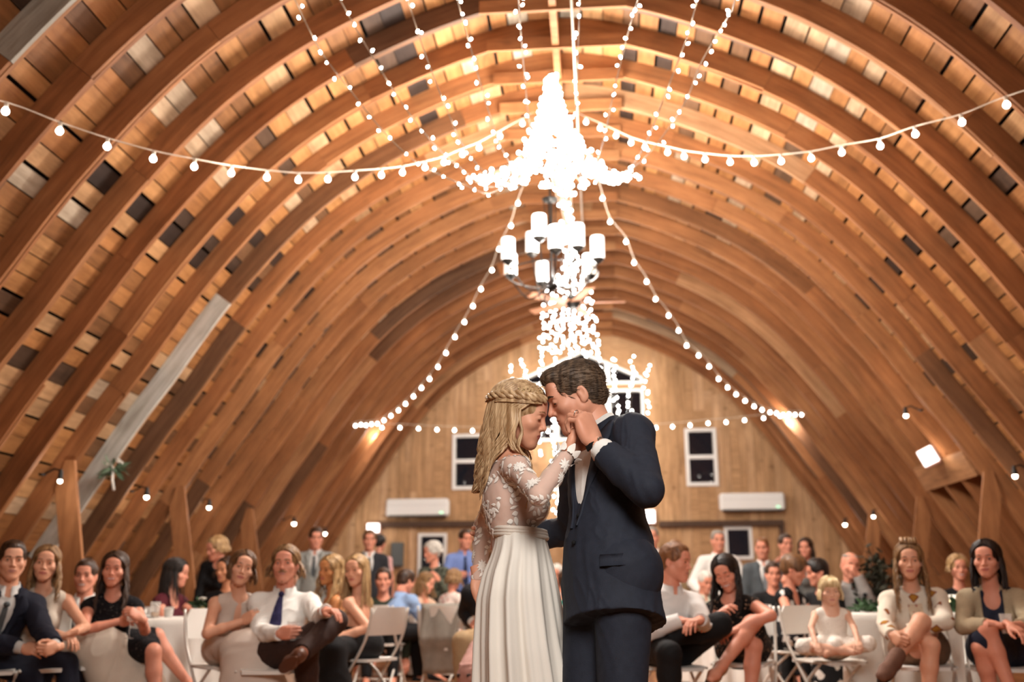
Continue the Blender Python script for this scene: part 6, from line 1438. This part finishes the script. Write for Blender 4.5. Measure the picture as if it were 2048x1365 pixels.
def round_table(px, D, r, z, label):
    c = at(px, 1225, D*ray(px, 1225)[1]); t = empty('round_table', (c[0], c[1], 0), 'round folding table under the cloth '+label, 'table', 'round tables')
    mb = MB(); mb.lathe([(0, z-.045), (r-.03, z-.045), (r-.02, z-.035), (r-.02, z-.012), (0, z-.010)], 40); mb.build('tabletop', M_tabletop, t, False, 40)
    for a in range(4): mb = MB(); ca, sa = math.cos(a*1.571+.6)*r*.55, math.sin(a*1.571+.6)*r*.55; mb.tube([(ca, sa, z-.04), (ca*1.1, sa*1.1, 0)], .014, 8); mb.build('leg', M_iron, t, True)
    mb = MB(); na = 144; vs = []; prof_ = [(0.0, z), (r*.5, z), (r*.9, z), (r-.005, z-.001), (r+.006, z-.012)]+[(r+.008+.05*q, z-.012-(z-.05)*q) for q in np.linspace(.06, 1, 14)]
    rnd = random.Random(int(px)); ph = [rnd.uniform(0, 6) for _ in range(4)]
    for i, (rr, zz) in enumerate(prof_):
        d = max(0, z-zz)
        for k in range(na):
            a = 2*math.pi*k/na; fo = (math.sin(a*13+ph[0]+.7*math.sin(a*3))*.6+math.sin(a*21+ph[1])*.4)*.045*min(1, d*2.2); vs.append(((rr+fo)*math.cos(a), (rr+fo)*math.sin(a), zz))
    vs = vs[na-1:]; fs = [(0, 1+k, 1+(k+1) % na) for k in range(na)]+[(1+i*na+k, 1+(i+1)*na+k, 1+(i+1)*na+(k+1) % na, 1+i*na+(k+1) % na) for i in range(len(prof_)-2) for k in range(na)]
    mb.add([(v[0]+c[0], v[1]+c[1], v[2]) for v in vs], fs); o = mb.build('tablecloth', M_clothw, None, True); tag(o, 'white tablecloth draped over the round table '+label, 'tablecloth', 'white tablecloths'); return c
TL = round_table(338, 8.25, .62, .70, 'behind the woman in black lace at left'); TB = round_table(905, 11.6, .62, .70, 'left of the bride, with guests around it'); TM = round_table(1436, 10.3, .5, .70, 'between the ginger man and the laughing woman')
# long table at right
a, b = at(1700, 1225, 8.25), at(1985, 1225, 7.95); L = float(np.linalg.norm((b-a)[:2])); ang = math.atan2(b[1]-a[1], b[0]-a[0]); ctr = (a+b)/2; zt = .72
t = empty('long_table', (ctr[0], ctr[1], 0), 'long table under white cloth behind the woman in patterned jacket', 'table', None, ang)
mb = MB(); mb.rbox((-L/2, -.36, zt-.04), (L/2, .36, zt-.01), .008); mb.build('tabletop', M_tabletop, t)
for sx in (-1, 1):
    for sy in (-1, 1): mb = MB(); mb.tube([(sx*(L/2-.15), sy*.28, zt-.04), (sx*(L/2-.12), sy*.30, 0)], .014, 8); mb.build('leg', M_iron, t, True)
def rect_cloth(L, wd, z, drop, M):
    mb = MB(); per = []; n = 160; cr = .03
    for k in range(n):
        u = k/n*2*(L+wd); 
        if u < L: p = (-L/2+u, -wd/2); nn = (0, -1)
        elif u < L+wd: p = (L/2, -wd/2+u-L); nn = (1, 0)
        elif u < 2*L+wd: p = (L/2-(u-L-wd), wd/2); nn = (0, 1)
        else: p = (-L/2, wd/2-(u-2*L-wd)); nn = (-1, 0)
        per.append((p, nn, u))
    vs = [(0, 0, z)]
    for i, d in enumerate([0, .012]+list(np.linspace(.05, drop, 12))):
        for p, nn, u in per:
            fo = (math.sin(u*17+.8*math.sin(u*5))*.6+math.sin(u*29+1)*.4)*.028*min(1, d*2.5)+.008+.05*d/drop*.6; vs.append((p[0]+nn[0]*fo*(i > 0), p[1]+nn[1]*fo*(i > 0), z-d))
    fs = [(0, 1+k, 1+(k+1) % n) for k in range(n)]+[(1+i*n+k, 1+(i+1)*n+k, 1+(i+1)*n+(k+1) % n, 1+i*n+(k+1) % n) for i in range(13) for k in range(n)]
    mb.add([tuple(M @ Vector(v)) for v in vs], fs); return mb.build('tablecloth', M_clothw, None, True)
MT = Matrix.Translation((ctr[0], ctr[1], 0)) @ Matrix.Rotation(ang, 4, 'Z')
tag(rect_cloth(L+.02, .74, zt, zt-.04, MT), 'white tablecloth draped over the long table at right', 'tablecloth', 'white tablecloths')
# ---- small things
def clear(name, col, rough=.05, alpha=None):
    if name in MATS: return MATS[name]
    m, t_, b_ = nt(name); b_.inputs['Base Color'].default_value = srgb(col); b_.inputs['Roughness'].default_value = rough; b_.inputs['Alpha'].default_value = alpha or .35; b_.inputs['Specular IOR Level'].default_value = .6; return m
M_cup = clear('clear_plastic', 'e9e6e0', .1, .28); M_beer = plain('amber_beer', 'b5651c', .2, 0, .5); M_beerl = plain('pale_beer', 'c98a2c', .2); M_wine = clear('wine_glass', 'f0ece6', .05, .3); M_cola = plain('dark_drink', '5a2d16', .2)
def tumbler(c, label, drink=None, fill=.55, h=.115, r=.038, name='tumbler', M=None, cat='glass'):
    t = empty(name, c, label, cat)
    if M is not None: t.matrix_world = M
    mb = MB(); mb.lathe([(0, .0), (r*.78, .0), (r, h), (r-.003, h), (r*.76, .006), (0, .006)], 20); mb.build('glass_wall' if name == 'tumbler' else 'cup_wall', M_cup, t, False, 40)
    if drink: mb = MB(); rr = r*(.78+.22*fill)-.004; mb.lathe([(0, .007), (r*.76-.003, .007), (rr, h*fill), (0, h*fill)], 20); mb.build('drink', drink, t, False, 40)
    return t
def held(p, sd, label, drink, fill=.6, up=(0, 0, 1), dz=-.06, h=.12, r=.038, off=.042):
    o = p.hand_pt(sd, .012, .075, -off); u = unit(np.array(up)); x = unit(np.cross(u, (0, 1, .01))); y = np.cross(u, x)
    M = Matrix(((x[0], y[0], u[0], o[0]+u[0]*dz), (x[1], y[1], u[1], o[1]+u[1]*dz), (x[2], y[2], u[2], o[2]+u[2]*dz), (0, 0, 0, 1)))
    return tumbler((0, 0, 0), label, drink, fill, h, r, M=M)
held(P7, -1, 'clear tumbler of amber beer held by the woman in blush gown', M_beer, .6, (.25, 0, 1)); held(P8, -1, 'clear tumbler of dark drink held by the man with moustache', M_cola, .45)
held(R15, -1, 'empty clear tumbler held by the woman in beige cardigan', None, dz=-.02, off=.03)
o = (P4.hand_pt(1, 0, .06, -.045)+P4.hand_pt(-1, 0, .06, -.045))/2; wg = empty('wine_glass', o+[0, 0, -.05], 'stemmed wine glass held by the woman in black lace dress', 'glass')
mb = MB(); mb.lathe([(0, .03), (.02, .035), (.036, .06), (.040, .09), (.033, .13), (.031, .13), (.038, .09), (.033, .062), (0, .04)], 18); mb.build('bowl', M_wine, wg, True)
mb = MB(); mb.lathe([(.034, -.08), (.03, -.076), (.004, -.07), (.0035, .03), (0, .032)], 14); mb.build('stem', M_wine, wg, True)
def on_table(px, py, z): return atz(px, py, z)
def tpos(px, D): d = ray(px, 1215); return CAM+d*D
c = tpos(311, 8.0); tumbler((c[0], c[1], .702), 'tumbler a third full of pale beer on the left table', M_beerl, .35, .125, .042)
c = tpos(338, 8.0); tumbler((c[0], c[1], .702), 'short clear cup on the left table beside the pale beer', cloth('ice', 'd9d6d0', .4), .8, .085, .042)
c = tpos(290, 8.05); t = empty('plate', (c[0], c[1], .701), 'white dinner plate on the left table', 'plate'); mb = MB(); mb.lathe([(0, .004), (.07, .004), (.115, .018), (.118, .018), (.075, .0), (0, .0)], 28); mb.build('dish', M_ac, t, True)
M_leaf = plain('leaf_green', '2f4a2c', .6, 0, .3, .35, 12); M_leaf2 = plain('leaf_grey_green', '5a6e55', .6, 0, .3, .3, 12); M_petal = plain('petal_white', 'eae6dc', .7)
def leaf(mb, p, d, L, wd, rnd):
    d = unit(d); x = unit(np.cross(d, rnd_vec(rnd))); nrm = np.cross(x, d); vs = []
    for i in range(5): t = i/4; w_ = wd*math.sin(math.pi*(.08+.88*t)); c = p+d*L*t+nrm*(.18*L*t*(1-t)*2-.1*L*t*t); vs += [c-x*w_, c+nrm*wd*.25, c+x*w_]
    mb.add(vs, [(3*i+j, 3*i+j+1, 3*i+4+j, 3*i+3+j) for i in range(4) for j in (0, 1)])
def rnd_vec(r): return unit(np.array([r.gauss(0, 1), r.gauss(0, 1), r.gauss(0, 1)]))
def posy(c, label, rnd, nleaf=40, nflow=5, rad=.07, vase=True, drop=0, name='flower_vase', z0=.09):
    t = empty(name, c, label, 'flowers')
    if vase: mb = MB(); mb.lathe([(0, 0), (.03, 0), (.036, .03), (.03, .085), (.026, .09), (.0, .088)], 16); mb.build('vase', plain('yellow_jar', 'cfc28a', .3), t, False, 40)
    mb = MB()
    for i in range(nleaf):
        d = rnd_vec(rnd); d[2] = abs(d[2])*.9-.1-drop*rnd.random(); p = np.array((0, 0, z0))+d*rad*.3; leaf(mb, p, d, rad*rnd.uniform(.7, 1.5), rad*.16, rnd)
    mb.build('foliage', M_leaf2 if not vase else M_leaf, t, True)
    for i in range(nflow):
        d = rnd_vec(rnd); d[2] = abs(d[2]); p = np.array((0, 0, z0+.01))+d*rad*.8; mb = MB()
        for ring, (n, L) in enumerate(((6, .030), (5, .022), (4, .014))):
            for k in range(n):
                a = 2*math.pi*k/n+ring*.5; leaf(mb, p, V(math.cos(a), math.sin(a), .25+.5*ring), L, L*.42, rnd)
        mb.build('flower', M_petal, t, True)
    return t
c = tpos(402, 7.85); posy((c[0], c[1], .701), 'small jar of white flowers and greenery on the left table', random.Random(5))
# greenery garland and candles on the long table
rnd = random.Random(9); mb = MB(); x0 = -L/2+.05
for i in range(420):
    u = rnd.random(); p = np.array((x0+u*(L*.95), rnd.gauss(-.02, .07), zt+.015+abs(rnd.gauss(0, .022)))); d = rnd_vec(rnd); d[2] = abs(d[2])*.6; leaf(mb, p, d, rnd.uniform(.05, .11), rnd.uniform(.010, .02), rnd)
mb.v = [tuple(MT @ Vector(v)) for v in mb.v]; g = mb.build('garland', M_leaf, None, True); tag(g, 'dark green leafy garland laid along the long table', 'garland')
M_flame = emit('candle_glow', 'ffd9a0', 5)
for k, (px, py) in enumerate(((1899, 1188), (1912, 1186))):
    c = tpos(px, 8.0); t = empty('candle', (c[0], c[1], zt+.005), 'lit candle in a clear glass on the long table, %s of the pair' % ('left' if k == 0 else 'right'), 'candle', 'candles on the long table')
    mb = MB(); mb.lathe([(0, 0), (.03, 0), (.032, .13), (.030, .13), (.028, .004), (0, .004)], 18); mb.build('glass', M_cup, t, False, 40)
    mb = MB(); mb.lathe([(0, .005), (.024, .005), (.024, .09), (0, .092)], 14); mb.build('wax', M_flame, t, False, 40)
    lamp('candle_light', (c[0], c[1], zt+.2), 1.5, .02)
c = at(1766, 1160, 9.8); t = empty('dried_branches', (c[0], c[1], .0), 'dark bushy arrangement of branches behind the bald man', 'plant'); mb = MB(); rnd = random.Random(3); mb2 = MB()
for i in range(16): a = rnd.uniform(0, 6.28); e = np.array((.28*math.cos(a)*rnd.random(), .28*math.sin(a)*rnd.random(), 1.0+.28*rnd.random())); mb.tube([(0, 0, .05), e*[.3, .3, .6], e], [.012, .007, .003], 6); [leaf(mb2, e*rnd.uniform(.75, 1)+rnd_vec(rnd)*.05, rnd_vec(rnd), .08, .016, rnd) for _ in range(22)]
mb.build('branches', plain('dark_twig', '2a1c12', .8), t, True); mb2.build('leaves', plain('dark_leaf', '2b2a1c', .7, 0, .3, .3), t, True)
mb = MB(); mb.lathe([(0, 0), (.13, 0), (.16, .3), (.14, .32), (0, .3)], 20); mb.build('pot', M_iron, t, False, 40)
# ---- posts, board, flowers on the ribs, panel on the wall
def post(px, py, label, wd=.20, lean=.19):
    p = on_roof(px, py); s = np.sign(p[0]); i = int(np.argmin([abs(y-p[1]) for y in RIBS])); y = RIBS[i]-.05; h = p[2]; mb = MB(); rr = random.Random(px)
    inn = lambda z: (abs(p[0])-(h-z)*lean); top = h+.02
    def outx(z): return min(inn(z)+wd, np.interp(z, PR[:, 1], PR[:, 0])+.10)
    zs = np.linspace(0, top, 9); vs = []; g = []
    for z in zs:
        for (xx, yy) in ((inn(z), y-.02), (outx(z), y-.02), (outx(z), y+.02), (inn(z), y+.02)): vs.append((s*xx, yy, z)); g.append((z, xx, yy))
    fs = [(4*a+j, 4*a+(j+1) % 4, 4*a+4+(j+1) % 4, 4*a+4+j) for a in range(8) for j in range(4)]+[(3, 2, 1, 0), (32, 33, 34, 35)]
    if s < 0: fs = [f[::-1] for f in fs]
    mb.add(vs, fs, g, .62); o = mb.build('support_post', M_rib); tag(o, 'wide plank post propping a rib '+label, 'post', 'plank posts along the sides')
post(176, 932, 'between the smiling man and the far left wall lamp'); post(380, 978, 'beside the blond bobbed older woman'); post(514, 1022, 'behind the woman in blush gown')
post(1955, 950, 'behind the dark haired woman at the right edge'); post(1822, 1000, 'right behind the woman in patterned jacket'); post(1728, 1030, 'behind the bald man at right')
cs = [on_roof(x, y, -.01) for x, y in ((1826, 938), (1922, 904), (1954, 952), (1851, 984))]; nrm = unit(np.cross(cs[1]-cs[0], cs[3]-cs[0])); nrm = nrm*np.sign(nrm@V(0, 0, 1)); mb = MB(); vs = cs+[q+nrm*.035 for q in cs]
mb.add(vs, [(0, 1, 2, 3), (7, 6, 5, 4), (0, 4, 5, 1), (1, 5, 6, 2), (2, 6, 7, 3), (3, 7, 4, 0)], [(q[1]*1.0, q[2], q[0]) for q in vs], .78); o = mb.build('nailed_board', M_rib); tag(o, 'broad plank nailed across the right ribs under the box lamp', 'board')
p = on_roof(1857, 914, -.10); box_lamp(p, .20, .22, 'tilted lit box lamp on the right ribs above the nailed board', R(-28), R(-24))
p = on_roof(226, 935, -.06); t = posy(p, 'bunch of greenery and white flowers hung on a left rib', random.Random(6), 44, 4, .10, False, 1.2, 'hanging_bouquet', 0)
mb = MB(); mb.tube([(0, 0, 0), (.01, -.01, -.12), (.03, 0, -.22)], .012, 6); mb.build('ribbon', M_petal, t, True)
p, q = at(783, 1086, YB-.05), at(806, 1134, YB-.05); t = empty('electrical_panel', ((p[0]+q[0])/2, YB, (p[2]+q[2])/2), 'flat grey electrical panel on the gable wall left of the window', 'panel'); hw, hh = (q[0]-p[0])/2, (p[2]-q[2])/2
mb = MB(); mb.rbox((-hw, -.09, -hh), (hw, 0, hh), .01); mb.build('cabinet', M_grey, t); mb = MB(); mb.rbox((-hw+.02, -.098, -hh+.03), (hw-.02, -.088, hh-.03), .004); mb.build('panel_door', M_grey, t)
# grey shawl over the empty chair by the far left table
q = at(893, 1300, 9.6); mb = MB(); vs = []
for i in range(12):
    for j in range(9): u, v = i/11, j/8; vs.append((q[0]-.20+.36*v+.012*math.sin(u*9+v*7), q[1]-.27-.02*math.sin(v*14+u*3)+.10*u*(u > .6), .80-.62*u))
mb.add(vs, [(9*i+j, 9*i+j+1, 9*i+10+j, 9*i+9+j) for i in range(11) for j in range(8)]); o = mb.build('shawl', cloth('grey_shawl', '8b857b', .9), None, True); sm = o.modifiers.new('s', 'SOLIDIFY'); sm.thickness = .008; tag(o, 'grey shawl hanging over an empty folding chair', 'shawl')
